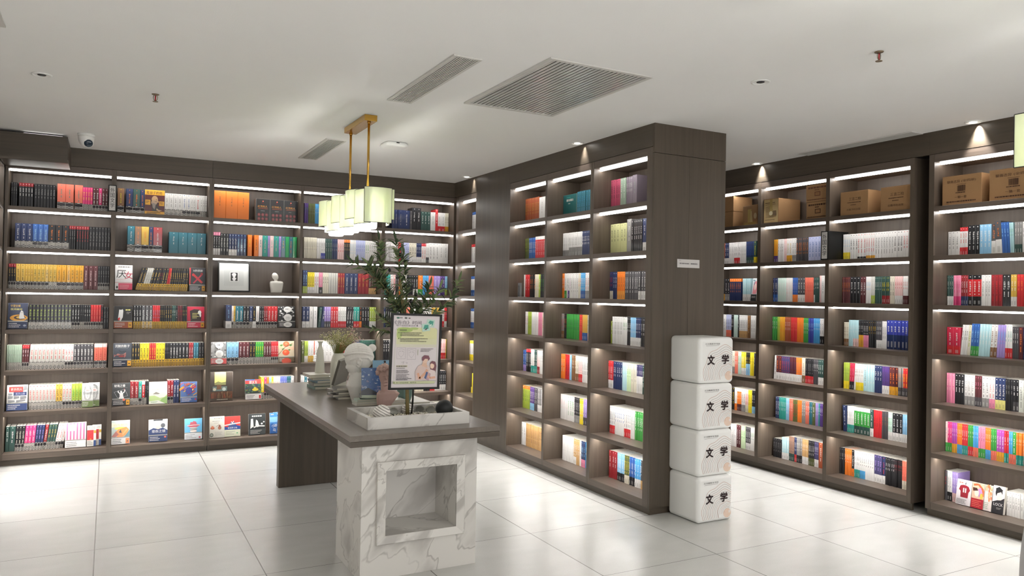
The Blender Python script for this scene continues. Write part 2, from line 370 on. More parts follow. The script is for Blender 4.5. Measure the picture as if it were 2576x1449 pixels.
# ------------------------------------------------------------------ books
BOOKDATA = """A 6 0|-0.7424 3 0.0151 0.21 bk:gy 0 0|-0.6862 5 0.0209 0.21 bk:wh/-^dr 0 0|-0.5756 7 0.0224 0.21 bk:gy 0 0|-0.4063 2 0.0618 0.225 co:te/z 0 1|-0.2744 1 0.0602 0.225 co:te/z 0 1|-0.2142 4 0.0192 0.21 hp:yl/z 0 0|-0.1374 2 0.0243 0.21 mr:wh/z 0 0|-0.0889 1 0.024 0.21 hp:wh/z 0 0|-0.065 2 0.0236 0.21 mr:wh/z 0 0
A 6 1|0.057 1 0.0543 0.225 br:yl/z 0 1|0.1253 1 0.0566 0.225 nv:or/z 0 1|0.1819 1 0.0588 0.225 dg:or/z 0 1|0.2407 1 0.0359 0.22 nv:or/z 0 1|0.2765 1 0.1673 0.23 F:sage 0 1|0.4438 4 0.0367 0.21 wh:gy/z 0 1|0.5906 2 0.0377 0.21 wh:bl/z 0 1|0.666 2 0.02 0.21 wh:gy/z 0 0|0.7059 1 0.042 0.21 wh:rd/z 0 1|0.7479 3 0.02 0.21 wh:gy/z 0 0
A 5 0|-0.7082 3 0.0426 0.21 nv:wh/z 0 1|-0.5805 3 0.0382 0.21 bl:lb/z 0 1|-0.4658 3 0.0518 0.21 bk:or/z 0 1|-0.3104 3 0.0166 0.21 bk:gy^dr 0 0|-0.2564 5 0.0196 0.21 bk:rd^dr 0 0|-0.1581 7 0.0236 0.21 bk:gy 0 0
A 5 1|0.1429 1 0.0602 0.235 tl:wh/z 0 1|0.2031 1 0.0536 0.235 br:or/z 0 1|0.2567 1 0.0621 0.235 gd:or/z 0 1|0.3188 1 0.0344 0.235 nv:or/z 0 1|0.3532 1 0.0757 0.235 dr:wh/z 0 1|0.486 4 0.0798 0.2 tl:wh 0 1
A 4 0|-0.747 3 0.0176 0.21 bk:gd/z^dr 0 0|-0.6943 2 0.0328 0.21 gd:ol/z 0 1|-0.6287 3 0.0197 0.21 gd:br/z 0 0|-0.5697 3 0.0288 0.21 gd:ol/z 0 1|-0.4833 1 0.0276 0.21 gd:ol/z 0 1|-0.4556 2 0.0293 0.21 gd:ol/z 0 1|-0.397 2 0.0365 0.21 am:ol/z 0 1|-0.3222 1 0.0289 0.21 am:ol/z 0 1|-0.2933 3 0.0332 0.21 am:ol/z 0 1|-0.1938 3 0.0369 0.21 mr:pi 0 1|-0.0832 5 0.0182 0.21 bk:gy/z 0 0
A 4 1|0.05 1 0.1428 0.225 F:female 0 1|0.215 2 0.0254 0.21 bk:gd/y 15 0|0.2659 3 0.0171 0.21 gw:gy/y 14 0|0.3171 3 0.0241 0.21 bk:gd/y 12 0|0.3894 2 0.0139 0.21 bk:rd/y 10 0|0.4172 2 0.0227 0.21 bk:gd/y 9 0|0.4625 2 0.0158 0.21 rd:or/y 7 0|0.494 7 0.0172 0.21 bk:gd/y 4 0|0.6144 2 0.0186 0.21 bk:gd/y 2 0|0.6645 1 0.1435 0.22 F:xcross 0 1
A 3 0|-0.747 1 0.1461 0.22 F:ghost 0 1|-0.5961 12 0.0265 0.21 bk:yg/z 0 1|-0.2776 3 0.0211 0.21 bk:wh/z 0 0|-0.2143 2 0.0159 0.21 bk:gy/z 0 0|-0.1824 3 0.0167 0.21 bk:wh/z 0 0|-0.1324 4 0.0201 0.21 rd:co/z 0 0|-0.0521 1 0.0182 0.21 bk:rd/z 0 0|-0.0319 2 0.02 0.19 bk:gy 0 0
A 3 1|0.048 1 0.1516 0.2 F:penguin 0 1|0.205 3 0.0226 0.21 bk:wh/y 0 0|0.2727 3 0.0301 0.21 bk:wh/y 0 1|0.3632 4 0.0152 0.21 rd:lb/y 0 0|0.4241 3 0.0144 0.21 bk:gd/y 0 0|0.4673 3 0.0192 0.21 bk:gd/y 0 0|0.5249 2 0.0162 0.21 dg:wh/y 0 0|0.5574 1 0.0156 0.21 bk:wh/y 0 0|0.573 3 0.0138 0.21 mr:rd/y 0 0|0.6142 3 0.0131 0.21 bk:gd/y 0 0|0.6536 1 0.1544 0.2 F:redroom 0 1
A 3 2|0.9929 1 0.0541 0.22 nv:lb/wh 0 1|1.047 1 0.0178 0.21 wh:or/z 0 0|1.0648 1 0.0168 0.21 gd:bk/z 0 0|1.0816 2 0.0353 0.21 tl:wh/z 0 1|1.1522 2 0.0292 0.21 bk:wh/z 0 0|1.2107 1 0.0299 0.21 nv:wh/z 0 0|1.2406 1 0.0311 0.21 bk:gd/wh 0 0|1.2718 1 0.0323 0.21 wh:pi/z 0 0|1.3041 2 0.0206 0.21 bk:wh/z 0 0|1.3452 2 0.018 0.21 dr:wh/z 0 0|1.3812 3 0.0311 0.21 rd:wh/z 0 0|1.4821 1 0.1669 0.21 F:bubbles 0 1
A 2 0|-0.747 8 0.0136 0.21 gr:gy/z 0 0|-0.638 3 0.0166 0.21 mr:wh/z^rd 1 0|-0.5882 9 0.0293 0.21 gw:rd/z^pi 3 1|-0.3241 3 0.022 0.21 wh:rd/z 1 0|-0.2581 6 0.0258 0.21 dk:wh/z 0 1|-0.0983 3 0.0332 0.21 co:rd/z^pi 0 1
A 2 1|0.048 1 0.1506 0.21 F:eyeshadow 0 1|0.1986 3 0.0221 0.21 bk:gd/y 0 0|0.2649 3 0.0255 0.21 yl:bk/y 0 0|0.3415 3 0.0184 0.21 rd:yl/y 0 0|0.3966 3 0.025 0.21 yl:bk/y 0 0|0.4718 3 0.0133 0.21 bk:gy/y 0 0|0.5118 3 0.0247 0.21 bk:wh/y 0 0|0.586 3 0.0298 0.21 bk:wh/y 0 0|0.6753 2 0.0198 0.21 dr:wh/y 0 0|0.7149 2 0.0225 0.21 tl:lb/y 0 0|0.7599 2 0.0237 0.21 bk:gy/y 0 0
A 2 2|0.8629 1 0.1472 0.21 F:bubblegrey 0 1|1.0101 3 0.0363 0.21 lb:nv/z 0 1|1.119 3 0.0329 0.21 mr:wh/z 0 0|1.2176 2 0.0279 0.21 bk:gd/z 0 0|1.2733 4 0.0189 0.21 gn:yl/z 0 0|1.349 3 0.024 0.21 mr:wh/z 0 0|1.421 4 0.0171 0.21 rd:wh/z 0 0|1.4892 1 0.1598 0.21 F:persimmon 0 1
A 1 0|-0.7394 1 0.1519 0.215 F:heartmap 0 1|-0.5827 8 0.025 0.21 gw:rd/z 0 1|-0.3828 2 0.0243 0.21 gd:bk/z 0 0|-0.3342 3 0.0239 0.21 gw:rd/z 0 0|-0.2627 3 0.026 0.21 yg:gn/z 0 1|-0.1846 2 0.0889 0.21 F:linedface 0 1
A 1 1|0.048 1 0.1451 0.2 F:glassdeath 0 1|0.1931 2 0.0338 0.21 dr:wh/z 0 1|0.2607 1 0.0272 0.21 te:wh/z 0 0|0.2879 1 0.026 0.21 rd:wh/z^wh 0 0|0.3138 1 0.0137 0.21 bk:gy/z 0 0|0.3275 1 0.0172 0.21 bk:gy 0 0|0.3447 1 0.1548 0.2 F:greenhill 0 1|0.4995 1 0.026 0.21 dr:wh/z 0 0|0.5256 1 0.0247 0.21 dr:wh/z 0 0|0.5502 2 0.0248 0.21 nv:wh 0 0|0.6084 1 0.146 0.19 F:rainbowroad 0 1
A 1 2|0.8612 1 0.2065 0.27 F:boxset 0 1|1.1816 1 0.1501 0.19 F:pond 0 1|1.3317 1 0.0282 0.21 yl:wh/z 0 0|1.36 1 0.0261 0.21 hp:wh/z 0 0|1.3861 1 0.0218 0.21 or:gn/z 0 0|1.4079 1 0.0219 0.21 lb:yl/z 0 0|1.4298 1 0.0198 0.21 yl:wh/z 0 0|1.4496 4 0.0157 0.21 wh:or/z 0 0|1.5125 4 0.0167 0.21 pb:wh/z 0 0|1.5793 2 0.0196 0.21 tl:wh/z 0 0|1.6185 1 0.0305 0.21 wh:gy/z 0 0
A 0 0|-0.7431 1 0.0253 0.21 dg:wh 1 1|-0.7177 1 0.0415 0.21 dg:wh 2 1|-0.6763 3 0.0219 0.21 bk:cr/z 3 0|-0.6106 3 0.0251 0.21 hp:pi/z 4 1|-0.5352 3 0.0203 0.21 nv:lv/z 5 0|-0.4743 1 0.0245 0.21 dr:wh/z 6 1|-0.4498 3 0.0206 0.21 dg:gd/z 7 0|-0.3881 3 0.0218 0.21 wh:rd/z 9 0|-0.3071 1 0.1617 0.215 F:pinkstripe 0 1|-0.139 2 0.073 0.18 F:redletter 0 1
A 0 1|0.0485 1 0.1499 0.21 F:whitebird 0 1|0.348 1 0.1598 0.2 F:sadmirror 0 1|0.6495 1 0.1555 0.19 F:hatwoman 0 1
A 0 2|0.864 1 0.1356 0.2 F:monkeys 0 1|0.9997 1 0.1466 0.19 F:fuji 0 1|1.2184 1 0.1617 0.2 F:inkdancer 0 1|1.4194 2 0.0724 0.2 F:littleprince 0 1
A 6 2|0.8675 3 0.1064 0.27 or:br 0 1|1.249 3 0.1333 0.22 F:chestnut 0 1
A 5 2|0.8688 3 0.0208 0.22 bk:wh/wh^pk 0 0|0.9311 3 0.0257 0.21 bk:wh 0 0|1.0082 3 0.0248 0.21 nv:wh/wh 0 0|1.0826 3 0.0285 0.21 nv:lb 0 0|1.1801 1 0.0414 0.21 or:yl 0 1|1.2415 1 0.0409 0.21 or:br 0 1|1.2824 1 0.0367 0.21 pi:te 0 1|1.3191 1 0.0492 0.21 te:pi 0 1|1.3684 1 0.0212 0.21 lv:pi 0 0|1.3896 1 0.0355 0.21 pi:te 0 1|1.425 1 0.0499 0.21 te:pi 0 1|1.475 1 0.0224 0.21 lv:pi 0 0|1.4974 1 0.0405 0.21 tl:yl 0 1|1.5378 1 0.0361 0.21 em:gn 0 0|1.5739 1 0.0363 0.21 tl:or 0 0|1.6102 1 0.0383 0.21 em:gn 0 1
A 6 3|1.7156 3 0.013 0.21 pu:gn 0 0|1.7547 5 0.0136 0.21 ol:gy 0 0|1.8227 6 0.0146 0.21 sb:wh 0 0
A 5 3|1.7171 8 0.0164 0.215 cr:gy 0 0|1.848 3 0.0139 0.21 wh:gy 0 0|1.8898 2 0.022 0.21 wh:gy/rb 0 0|1.9338 3 0.0232 0.21 dg:gy 0 0|2.0033 3 0.0186 0.21 nv:gy 0 0|2.0591 3 0.0222 0.21 pi:rd 0 0|2.1255 3 0.0206 0.21 bk:tn^or 0 0|2.1874 3 0.0208 0.21 wh:lb 0 0|2.2496 5 0.0199 0.21 pv:pb 0 0|2.3493 2 0.0211 0.21 wh:gn 0 0|2.3916 4 0.0219 0.21 wh:gy 0 0
A 4 3|1.7138 2 0.0235 0.23 nv:lb/yg 0 0|1.7607 3 0.023 0.21 yl:bk/wh 0 0|1.8297 2 0.0223 0.21 wh:rd 0 0|1.8743 1 0.0379 0.21 pk:wh/bk 0 0|1.9122 3 0.0207 0.21 cr:bk 0 0|1.9745 4 0.0233 0.21 gw:cr 0 0|2.0677 3 0.0239 0.21 dr:gd 0 0|2.1393 3 0.046 0.21 nv:wh 0 1|2.2772 3 0.0386 0.21 dr:gd 0 0|2.3929 3 0.0277 0.21 mr:wh/tn 0 0
A 3 3|1.7157 2 0.0358 0.21 nv:wh/wh 0 0|1.7872 1 0.0345 0.21 wh:gy 0 0|1.8266 1 0.0396 0.21 wh:gy 0 1|1.8712 1 0.0279 0.205 dg:gy 5 0|1.8991 1 0.037 0.21 nv:wh 7 0|1.9361 3 0.0225 0.21 lv:wh/dk 0 0|2.0035 3 0.0247 0.21 rd:wh 0 0|2.0777 4 0.0213 0.21 wh:gy/rd 0 0|2.1627 3 0.0255 0.21 bk:wh 3 0|2.2393 2 0.0313 0.21 te:wh/rd 0 0|2.302 1 0.0241 0.21 bk:or/or 0 0|2.3261 3 0.0271 0.21 bk:wh 0 0|2.4074 3 0.0239 0.21 yg:wh/wh 0 0
A 2 3|1.7149 1 0.0293 0.21 ol:wh 0 0|1.7442 2 0.0181 0.21 yg:dg/wh 0 0|1.7804 2 0.0286 0.21 wh:gy/gd 0 0|1.8376 1 0.0099 0.21 co:wh 0 0|1.8475 6 0.0351 0.21 wh:gy 0 0|2.1401 1 0.0206 0.21 rd:wh 0 0|2.1607 3 0.0276 0.21 bk:pk 0 0|2.2435 3 0.0226 0.21 nv:gd 0 0|2.3114 12 0.014 0.21 dg:gn 0 0
A 1 3|1.7114 3 0.013 0.21 wh:gy 0 0|1.7504 1 0.0245 0.21 tl:wh 0 0|1.7749 6 0.0281 0.21 wh:gy 0 0|1.9435 3 0.0336 0.21 bk:wh 0 0|2.0444 4 0.0255 0.21 cr:gy 0 0
A 0 3|1.742 4 0.042 0.21 rd:wh 0 0|1.9098 8 0.0433 0.21 wh:gy 0 0
A 6 4|2.6332 2 0.0329 0.21 nv:gy 0 0|2.699 1 0.0618 0.21 nv:gy 0 1|2.7608 1 0.0746 0.21 nv:wh 0 1|2.8354 1 0.0246 0.21 dk:gy 0 0|2.86 2 0.0507 0.245 bk:wh 0 1|2.9615 3 0.0361 0.21 dg:wh 0 0|3.0699 1 0.0576 0.21 wh:gy 0 1|3.1275 1 0.029 0.245 rd:wh 0 0|3.1565 2 0.042 0.21 wh:gy/rd 0 0|3.2404 3 0.0149 0.21 cr:bk/am 0 0
A 5 4|2.5687 3 0.0254 0.21 wh:gy 0 0|2.6449 2 0.0329 0.21 wh:gy 0 0|2.7107 1 0.0276 0.21 rd:wh 0 0|2.7383 1 0.0332 0.21 bk:wh 0 0|2.7715 3 0.0204 0.21 pv:rb 0 0|2.8327 3 0.0281 0.21 cr:bk/wh 0 0|2.9169 3 0.0189 0.21 nv:wh/wh 0 0|2.9735 2 0.0256 0.21 wh:rd^rd 0 0|3.0247 2 0.0183 0.21 wh:gy/dk 0 0|3.0613 3 0.0377 0.22 wh:bk 0 0|3.1745 2 0.0553 0.22 wh:gy 0 1
A 4 4|2.5593 2 0.0353 0.21 te:wh 0 0|2.6298 1 0.0328 0.21 wh:rd 0 0|2.6626 1 0.0252 0.21 pi:rd 0 0|2.6878 2 0.0187 0.21 bk:wh 0 0|2.7252 1 0.0221 0.21 or:wh 0 0|2.7473 2 0.0311 0.21 wh:bk 0 0|2.8094 4 0.0187 0.21 bk:wh 0 0|2.8844 2 0.0282 0.21 bk:wh/wh 0 0|2.9407 1 0.0533 0.21 or:wh/gn 0 1|2.994 3 0.0228 0.21 sb:wh 0 0|3.0626 1 0.061 0.21 co:wh 0 1|3.1236 2 0.0377 0.21 lv:wh 0 0|3.199 2 0.028 0.21 pu:wh 0 0|3.2551 2 0.015 0.21 lb:wh/yg 0 0
A 3 4|2.5584 1 0.0238 0.21 nv:wh 0 0|2.5822 3 0.0218 0.21 bk:wh 0 0|2.6475 2 0.0412 0.21 bk:gy 0 0|2.7298 2 0.0332 0.21 wh:gy 0 0|2.7962 3 0.0261 0.21 co:wh 0 0|2.8744 6 0.0379 0.21 wh:gy 0 0|3.1017 3 0.0348 0.21 gd:or 0 0|3.2059 2 0.0245 0.21 wh:rd/rd 0 0|3.255 2 0.015 0.21 rd:wh/wh 0 0
A 2 4|2.562 3 0.0235 0.21 bk:wh 0 0|2.6325 6 0.0433 0.21 wh:gy 0 0|2.8925 6 0.0457 0.21 cr:gy 0 0|3.1665 2 0.0244 0.21 wh:gy 0 0|3.2153 3 0.0207 0.21 pi:rd/rd 0 0|3.2773 1 0.0077 0.21 yl:wh 0 0
A 1 4|2.9328 3 0.031 0.21 cr:gy 0 0|3.0258 2 0.0361 0.21 bk:wh 0 0|3.0979 1 0.0577 0.21 rd:wh 0 0|3.1556 1 0.0499 0.21 wh:gy 0 0|3.2056 4 0.0199 0.21 bk:wh/wh 0 0
A 0 4|3.0072 4 0.0301 0.21 wh:gy 0 0|3.1275 4 0.0394 0.21 bk:wh 0 0
B 6 n|-7.397 3 0.0396 0.21 wh:gy^bl 0 0
B 5 n|-7.397 3 0.0444 0.21 wh:gy^rd 0 0
B 4 n|-7.397 3 0.0492 0.21 wh:gy/bl^bl 0 0
B 3 n|-7.397 3 0.0416 0.21 wh:gy/bl^bl 0 0
B 2 n|-7.397 3 0.0423 0.21 wh:gy/yl^yl 0 0
B 1 n|-7.3513 1 0.0248 0.06 yl:wh 0 0|-7.3264 1 0.0737 0.21 yl:wh 0 0
B 6 1|-6.217 9 0.0291 0.23 ru:gd 0 0|-5.9549 1 0.1044 0.22 wh:gy 0 1
B 5 1|-6.217 5 0.0162 0.205 ol:yg 0 0|-6.1362 5 0.0247 0.205 bl:wh 0 0|-6.0129 5 0.0337 0.21 rd:wh^wh 0 0
B 4 1|-6.217 1 0.0198 0.21 wh:pk 0 0|-6.1972 2 0.044 0.21 rd:wh 0 0|-6.1092 3 0.0328 0.21 bk:or 0 0|-6.0109 2 0.0351 0.21 cr:or 0 0|-5.9407 1 0.0297 0.21 yg:wh 0 0|-5.911 2 0.0293 0.21 bk:gn 0 0
B 3 1|-6.1788 3 0.0173 0.21 wh:rd 0 0|-6.1269 3 0.0206 0.21 yg:dg 0 0|-6.065 8 0.0164 0.21 wh:lg 0 0|-5.9335 4 0.0158 0.21 pk:pi 0 0|-5.8702 1 0.0248 0.21 cr:or 0 0
B 2 1|-6.217 2 0.0336 0.195 bl:wh/lv 0 0|-6.1498 4 0.0229 0.21 bk:wh/-^rd 0 0|-6.0583 2 0.0289 0.21 wh:gr/te 0 0|-6.0004 2 0.0263 0.21 dg:wh/te 0 0|-5.9479 2 0.0259 0.21 pi:wh/dr 0 0|-5.8961 3 0.0195 0.21 wh:gy 0 0
B 1 1|-6.2129 6 0.0222 0.21 yg:dg/-^or 0 0|-6.072 3 0.0279 0.21 pu:wh/lb 0 0|-5.9883 2 0.0262 0.21 dk:wh 0 0|-5.936 4 0.0209 0.21 gy:wh/wh 0 0|-5.8522 1 0.0145 0.21 wh:gy 0 0
B 0 1|-6.2162 2 0.036 0.21 wh:gy 0 0|-6.1345 11 0.0226 0.21 tn:br 0 0|-5.8863 2 0.0243 0.21 tn:br 0 0
B 6 2|-5.542 1 0.2139 0.19 F:tealbox 0 1|-5.3281 6 0.0328 0.2 tl:sb 0 0
B 5 2|-5.542 7 0.0144 0.21 wh:gy/gy 0 0|-5.4412 9 0.0222 0.21 wh:gy/gy:.4 0 0|-5.2415 5 0.0227 0.21 nv:wh 0 0
B 4 2|-5.542 2 0.0209 0.21 or:wh 0 0|-5.5003 1 0.0299 0.21 wh:gy/gn 0 0|-5.4703 1 0.0227 0.21 wh:gy 0 0|-5.4476 1 0.0295 0.21 wh:gy/pu 0 0|-5.4181 1 0.0224 0.21 wh:mg 0 0|-5.3957 4 0.0262 0.21 wh:gy 0 0|-5.2907 2 0.0207 0.21 cr:or 0 0|-5.2492 3 0.0223 0.21 sb:wh/bl 0 0|-5.1822 2 0.0281 0.21 wh:rd/gy 0 0
B 3 2|-5.5406 2 0.022 0.21 gy:rd/br 0 0|-5.4966 2 0.0178 0.21 bk:or 0 0|-5.4611 9 0.022 0.21 gn:dg 0 0|-5.2634 2 0.0246 0.21 rd:or 0 0|-5.2141 3 0.0234 0.21 gd:or/bl 0 0|-5.1438 2 0.0143 0.21 cr:bk/pi 0 0
B 2 2|-5.5361 2 0.0318 0.21 or:wh 0 0|-5.4724 2 0.0371 0.21 rd:bk 0 0|-5.3983 1 0.0282 0.21 lb:wh 0 0|-5.37 3 0.0215 0.21 br:cr 0 0|-5.3054 2 0.02 0.21 cr:br/br 0 0|-5.2655 3 0.0217 0.21 pi:gy/rd 0 0|-5.2003 4 0.0208 0.21 wh:bk 0 0
B 1 2|-5.5398 6 0.0208 0.21 wh:pi 0 0|-5.4149 4 0.0244 0.21 wh:gn 0 0|-5.3173 4 0.0215 0.21 bk:wh/gy 0 0|-5.2315 2 0.0256 0.21 yl:wh 0 0|-5.1803 3 0.0222 0.21 lv:wh/dk 0 0
B 0 2|-5.4895 8 0.0215 0.21 wh:lg 0 0|-5.3179 2 0.0231 0.21 tn:wh/wh 0 0|-5.2716 2 0.0228 0.21 tn:wh 0 0|-5.226 1 0.0226 0.21 wh:gy 0 0|-5.2034 3 0.0209 0.21 nv:lb/pk 0 0|-5.1408 2 0.0184 0.21 sb:wh 0 0
B 6 3|-4.841 4 0.0301 0.235 pd:bk 0 0|-4.7207 2 0.0357 0.235 gr:wh 0 1|-4.6424 4 0.0194 0.235 mv:wh 0 0|-4.5647 1 0.0535 0.24 mv:gr 0 1
B 5 3|-4.841 5 0.0421 0.235 cy:bk 0 1|-4.6304 1 0.0559 0.26 gy:wh 0 1|-4.5745 5 0.0275 0.25 bk:wh 0 0|-4.437 1 0.045 0.25 nv:wh/wh 0 1
B 4 3|-4.841 3 0.0147 0.21 nv:rd/cr 0 0|-4.7969 2 0.0272 0.21 nv:wh 0 0|-4.7424 4 0.0242 0.21 or:br/yo 0 0|-4.6457 6 0.0282 0.21 dk:wh 0 0|-4.4763 3 0.028 0.21 dk:wh/wh 0 0
B 3 3|-4.8148 1 0.0217 0.175 yg:wh 0 0|-4.7931 7 0.0189 0.21 wh:gy 0 0|-4.6605 3 0.0179 0.21 wh:gn 0 0|-4.6069 2 0.0218 0.21 bk:wh 0 0|-4.5632 4 0.0162 0.21 lb:wh/wh 0 0|-4.4983 3 0.0196 0.21 nv:wh/wh 0 0|-4.4395 3 0.0167 0.21 bk:wh 0 0
B 2 3|-4.841 3 0.0216 0.21 rd:wh/wh 0 0|-4.7763 5 0.0239 0.21 nv:wh 0 0|-4.6568 3 0.0189 0.21 lc:wh 0 0|-4.6003 3 0.0169 0.21 lgn:gn 0 0|-4.5497 4 0.0174 0.21 cr:gy 0 0|-4.4802 4 0.0177 0.21 dp:wh/wh:.6 0 0|-4.4093 1 0.0211 0.21 dg:wh 0 0
B 1 3|-4.8117 4 0.0182 0.21 wh:bk/rd 0 0|-4.7388 5 0.0232 0.21 wh:bl 0 0|-4.6228 4 0.0203 0.21 wh:dk/rd 0 0|-4.5416 4 0.0129 0.21 wh:te 0 0|-4.4902 4 0.0224 0.21 gn:wh 0 0|-4.4004 1 0.0153 0.21 pi:wh 0 0
B 0 3|-4.8095 3 0.0339 0.21 dr:wh 0 0|-4.708 5 0.02 0.21 lb:wh/bk 0 0|-4.6082 3 0.0196 0.21 ol:yl/cr 0 0|-4.5496 4 0.0168 0.21 bl:wh/bk 0 0|-4.4823 3 0.0232 0.21 sb:wh/wh 0 0|-4.4128 2 0.0165 0.21 dk:wh/tn 0 0
C 5 1|-5.5082 1 0.0338 0.21 ru:wh/wh 0 0|-5.4744 2 0.0265 0.21 nv:wh/wh 0 0|-5.4214 4 0.0155 0.21 wh:gy 0 0|-5.3595 3 0.027 0.21 wh:bk/rd 0 0|-5.2784 4 0.0189 0.21 wh:gy 0 0|-5.2028 4 0.0246 0.21 nv:bl/dg 0 0|-5.1042 1 0.0306 0.21 dg:yl/yl 0 0
C 5 2|-4.87 2 0.0246 0.21 am:or/pu 0 0|-4.8208 3 0.0228 0.21 wh:gy 0 0|-4.7524 1 0.0291 0.21 pi:wh 0 0|-4.7232 2 0.0299 0.21 wh:gd/am 0 0|-4.6633 2 0.0244 0.21 wh:gy/gy 0 0|-4.6145 6 0.0207 0.21 dk:or 0 0|-4.4903 4 0.0332 0.21 pv:bl 0 0
C 5 3|-4.14 4 0.0157 0.21 wh:lb/yl 0 0|-4.0772 3 0.0231 0.21 wh:bk 0 0|-4.008 3 0.026 0.21 wh:rd/bk:.12 0 0|-3.9299 4 0.0195 0.21 wh:rd/am:.15 0 0|-3.8518 7 0.0228 0.21 wh:gy 0 0|-3.6923 3 0.0257 0.21 wh:bk 0 1|-3.6153 2 0.0222 0.21 wh:rd 0 0
C 4 1|-5.5051 1 0.0324 0.21 bk:wh/am 0 0|-5.4727 2 0.0327 0.21 bk:wh/gy 0 0|-5.4073 6 0.0248 0.21 nv:or^or 0 0|-5.241 4 0.0252 0.21 lc:wh/wh 0 0|-5.1402 1 0.0704 0.21 F:pinkyouth 0 1
C 4 2|-4.8693 3 0.0176 0.21 nv:wh/bl 0 0|-4.8166 4 0.0226 0.21 mt:wh 0 0|-4.7261 4 0.0193 0.21 wh:pi 0 0|-4.6491 3 0.0181 0.21 bl:lv/or 0 0|-4.5949 3 0.0259 0.21 dk:wh/wh 0 0|-4.5173 4 0.0217 0.21 co:rd 0 0|-4.4305 1 0.0128 0.21 dg:wh/wh 0 0|-4.4176 3 0.0156 0.21 dg:wh 0 0|-4.3709 1 0.0189 0.225 pi:wh 0 0|-4.352 1 0.0344 0.225 wh:gy 0 1
C 4 3|-4.145 5 0.0152 0.21 mr:or 0 0|-4.0689 3 0.0302 0.21 bk:wh 0 1|-3.9781 2 0.0243 0.21 mr:wh 0 0|-3.9295 3 0.0154 0.21 wh:lb 0 0|-3.8833 2 0.0169 0.21 gw:wh/yg 0 0|-3.8496 4 0.0148 0.21 dg:wh 0 0|-3.7903 4 0.0176 0.21 dg:yl/dr 0 0|-3.7197 2 0.0191 0.21 cr:bk 0 0|-3.6816 4 0.0166 0.21 pi:rd/wh 0 0|-3.615 3 0.0145 0.21 wh:rd/mr 0 0
C 3 1|-5.5014 1 0.0527 0.21 wh:gy 0 1|-5.4487 3 0.0221 0.21 pv:bk/co 0 0|-5.3824 2 0.0164 0.21 bk:wh 0 0|-5.3496 3 0.0187 0.21 mt:wh 0 0|-5.2935 1 0.0139 0.21 bk:wh 0 0|-5.2795 5 0.0221 0.21 wh:bk/tn 0 0|-5.1688 1 0.0331 0.21 br:tn 0 0|-5.1357 2 0.0337 0.21 wh:gy 0 0
C 3 2|-4.87 3 0.0188 0.21 gn:wh 0 0|-4.8135 2 0.0142 0.21 yg:gn 0 0|-4.7852 3 0.0181 0.21 am:or 0 0|-4.7309 4 0.0168 0.21 ru:pi 0 0|-4.6637 4 0.0161 0.21 rd:co 0 0|-4.5995 5 0.0147 0.21 or:am 0 0|-4.5258 3 0.0169 0.21 gn:lg 0 0|-4.4751 3 0.0169 0.21 rb:lb 0 0|-4.4243 4 0.0167 0.21 sb:wh 0 0|-4.3574 2 0.0196 0.21 wh:gy/bk 0 0
C 3 3|-4.1261 3 0.0156 0.19 cr:br/br 0 0|-4.0792 3 0.0134 0.21 lc:wh 0 0|-4.0391 3 0.0172 0.21 lc:wh/pi 0 0|-3.9874 3 0.0135 0.21 bk:wh/am:.45 0 0|-3.9469 3 0.016 0.21 bk:wh/pk:.45 0 0|-3.8987 4 0.0164 0.21 bk:gd 0 0|-3.8332 3 0.0165 0.21 dk:wh/wh 0 0|-3.7838 2 0.0201 0.21 wh:gy 0 0|-3.7435 5 0.0299 0.22 rb:wh/nv:.5 0 1|-3.594 1 0.0234 0.22 rb:wh/nv:.5 0 1
C 2 1|-5.3894 3 0.0203 0.21 cr:bk/gy 0 0|-5.3284 2 0.0215 0.21 co:wh 0 0|-5.2853 2 0.0202 0.21 mt:gn 0 0|-5.2449 3 0.0207 0.21 yl:wh/wh 0 0|-5.1829 3 0.0166 0.21 bk:yl/lb:.5 0 0|-5.1331 3 0.0164 0.215 yl:bk 0 0|-5.084 1 0.0142 0.21 dk:wh 0 0
C 2 2|-4.8519 1 0.0286 0.21 wh:gy 3 0|-4.8232 2 0.0307 0.21 mr:or/wh 0 0|-4.7619 4 0.0222 0.21 dp:rd/wh 0 0|-4.6731 4 0.0186 0.21 mr:dp/wh 0 0|-4.5989 3 0.0199 0.21 or:gy/wh 0 0|-4.5393 1 0.036 0.21 cr:gy/br 0 1|-4.5033 4 0.0209 0.21 bk:gy/rd 0 0|-4.4196 3 0.0158 0.21 dk:wh 0 0|-4.3721 3 0.0189 0.21 dg:wh/wh 0 0
C 2 3|-4.1206 4 0.0132 0.21 yg:dg/yl 0 0|-4.0677 2 0.0196 0.21 cm:pk/bk 2 0|-4.0285 1 0.0183 0.21 wh:br 3 0|-4.0102 5 0.0144 0.21 wh:br/yl 0 0|-3.9381 1 0.034 0.21 lc:gy 0 1|-3.904 3 0.0214 0.21 lc:wh 0 0|-3.8399 3 0.0212 0.21 nv:wh 0 0|-3.7762 3 0.0204 0.21 pu:dk/wh 0 0|-3.7151 3 0.0234 0.21 mr:or/am 0 0|-3.645 3 0.0144 0.21 gy:or/dk 0 0|-3.6017 2 0.0177 0.21 rd:yl/dk 0 0
C 1 1|-5.3746 2 0.0249 0.21 bk:yl 0 0|-5.3247 1 0.0337 0.21 wh:gy/or 0 0|-5.291 3 0.0194 0.21 or:wh/mr^wh 0 0|-5.2327 2 0.0235 0.21 wh:mr/gy 0 0|-5.1857 2 0.0192 0.21 pi:rd/cr 0 0|-5.1473 2 0.0213 0.21 yl:bk 0 0|-5.1048 2 0.0194 0.21 bk:wh/lb 0 0
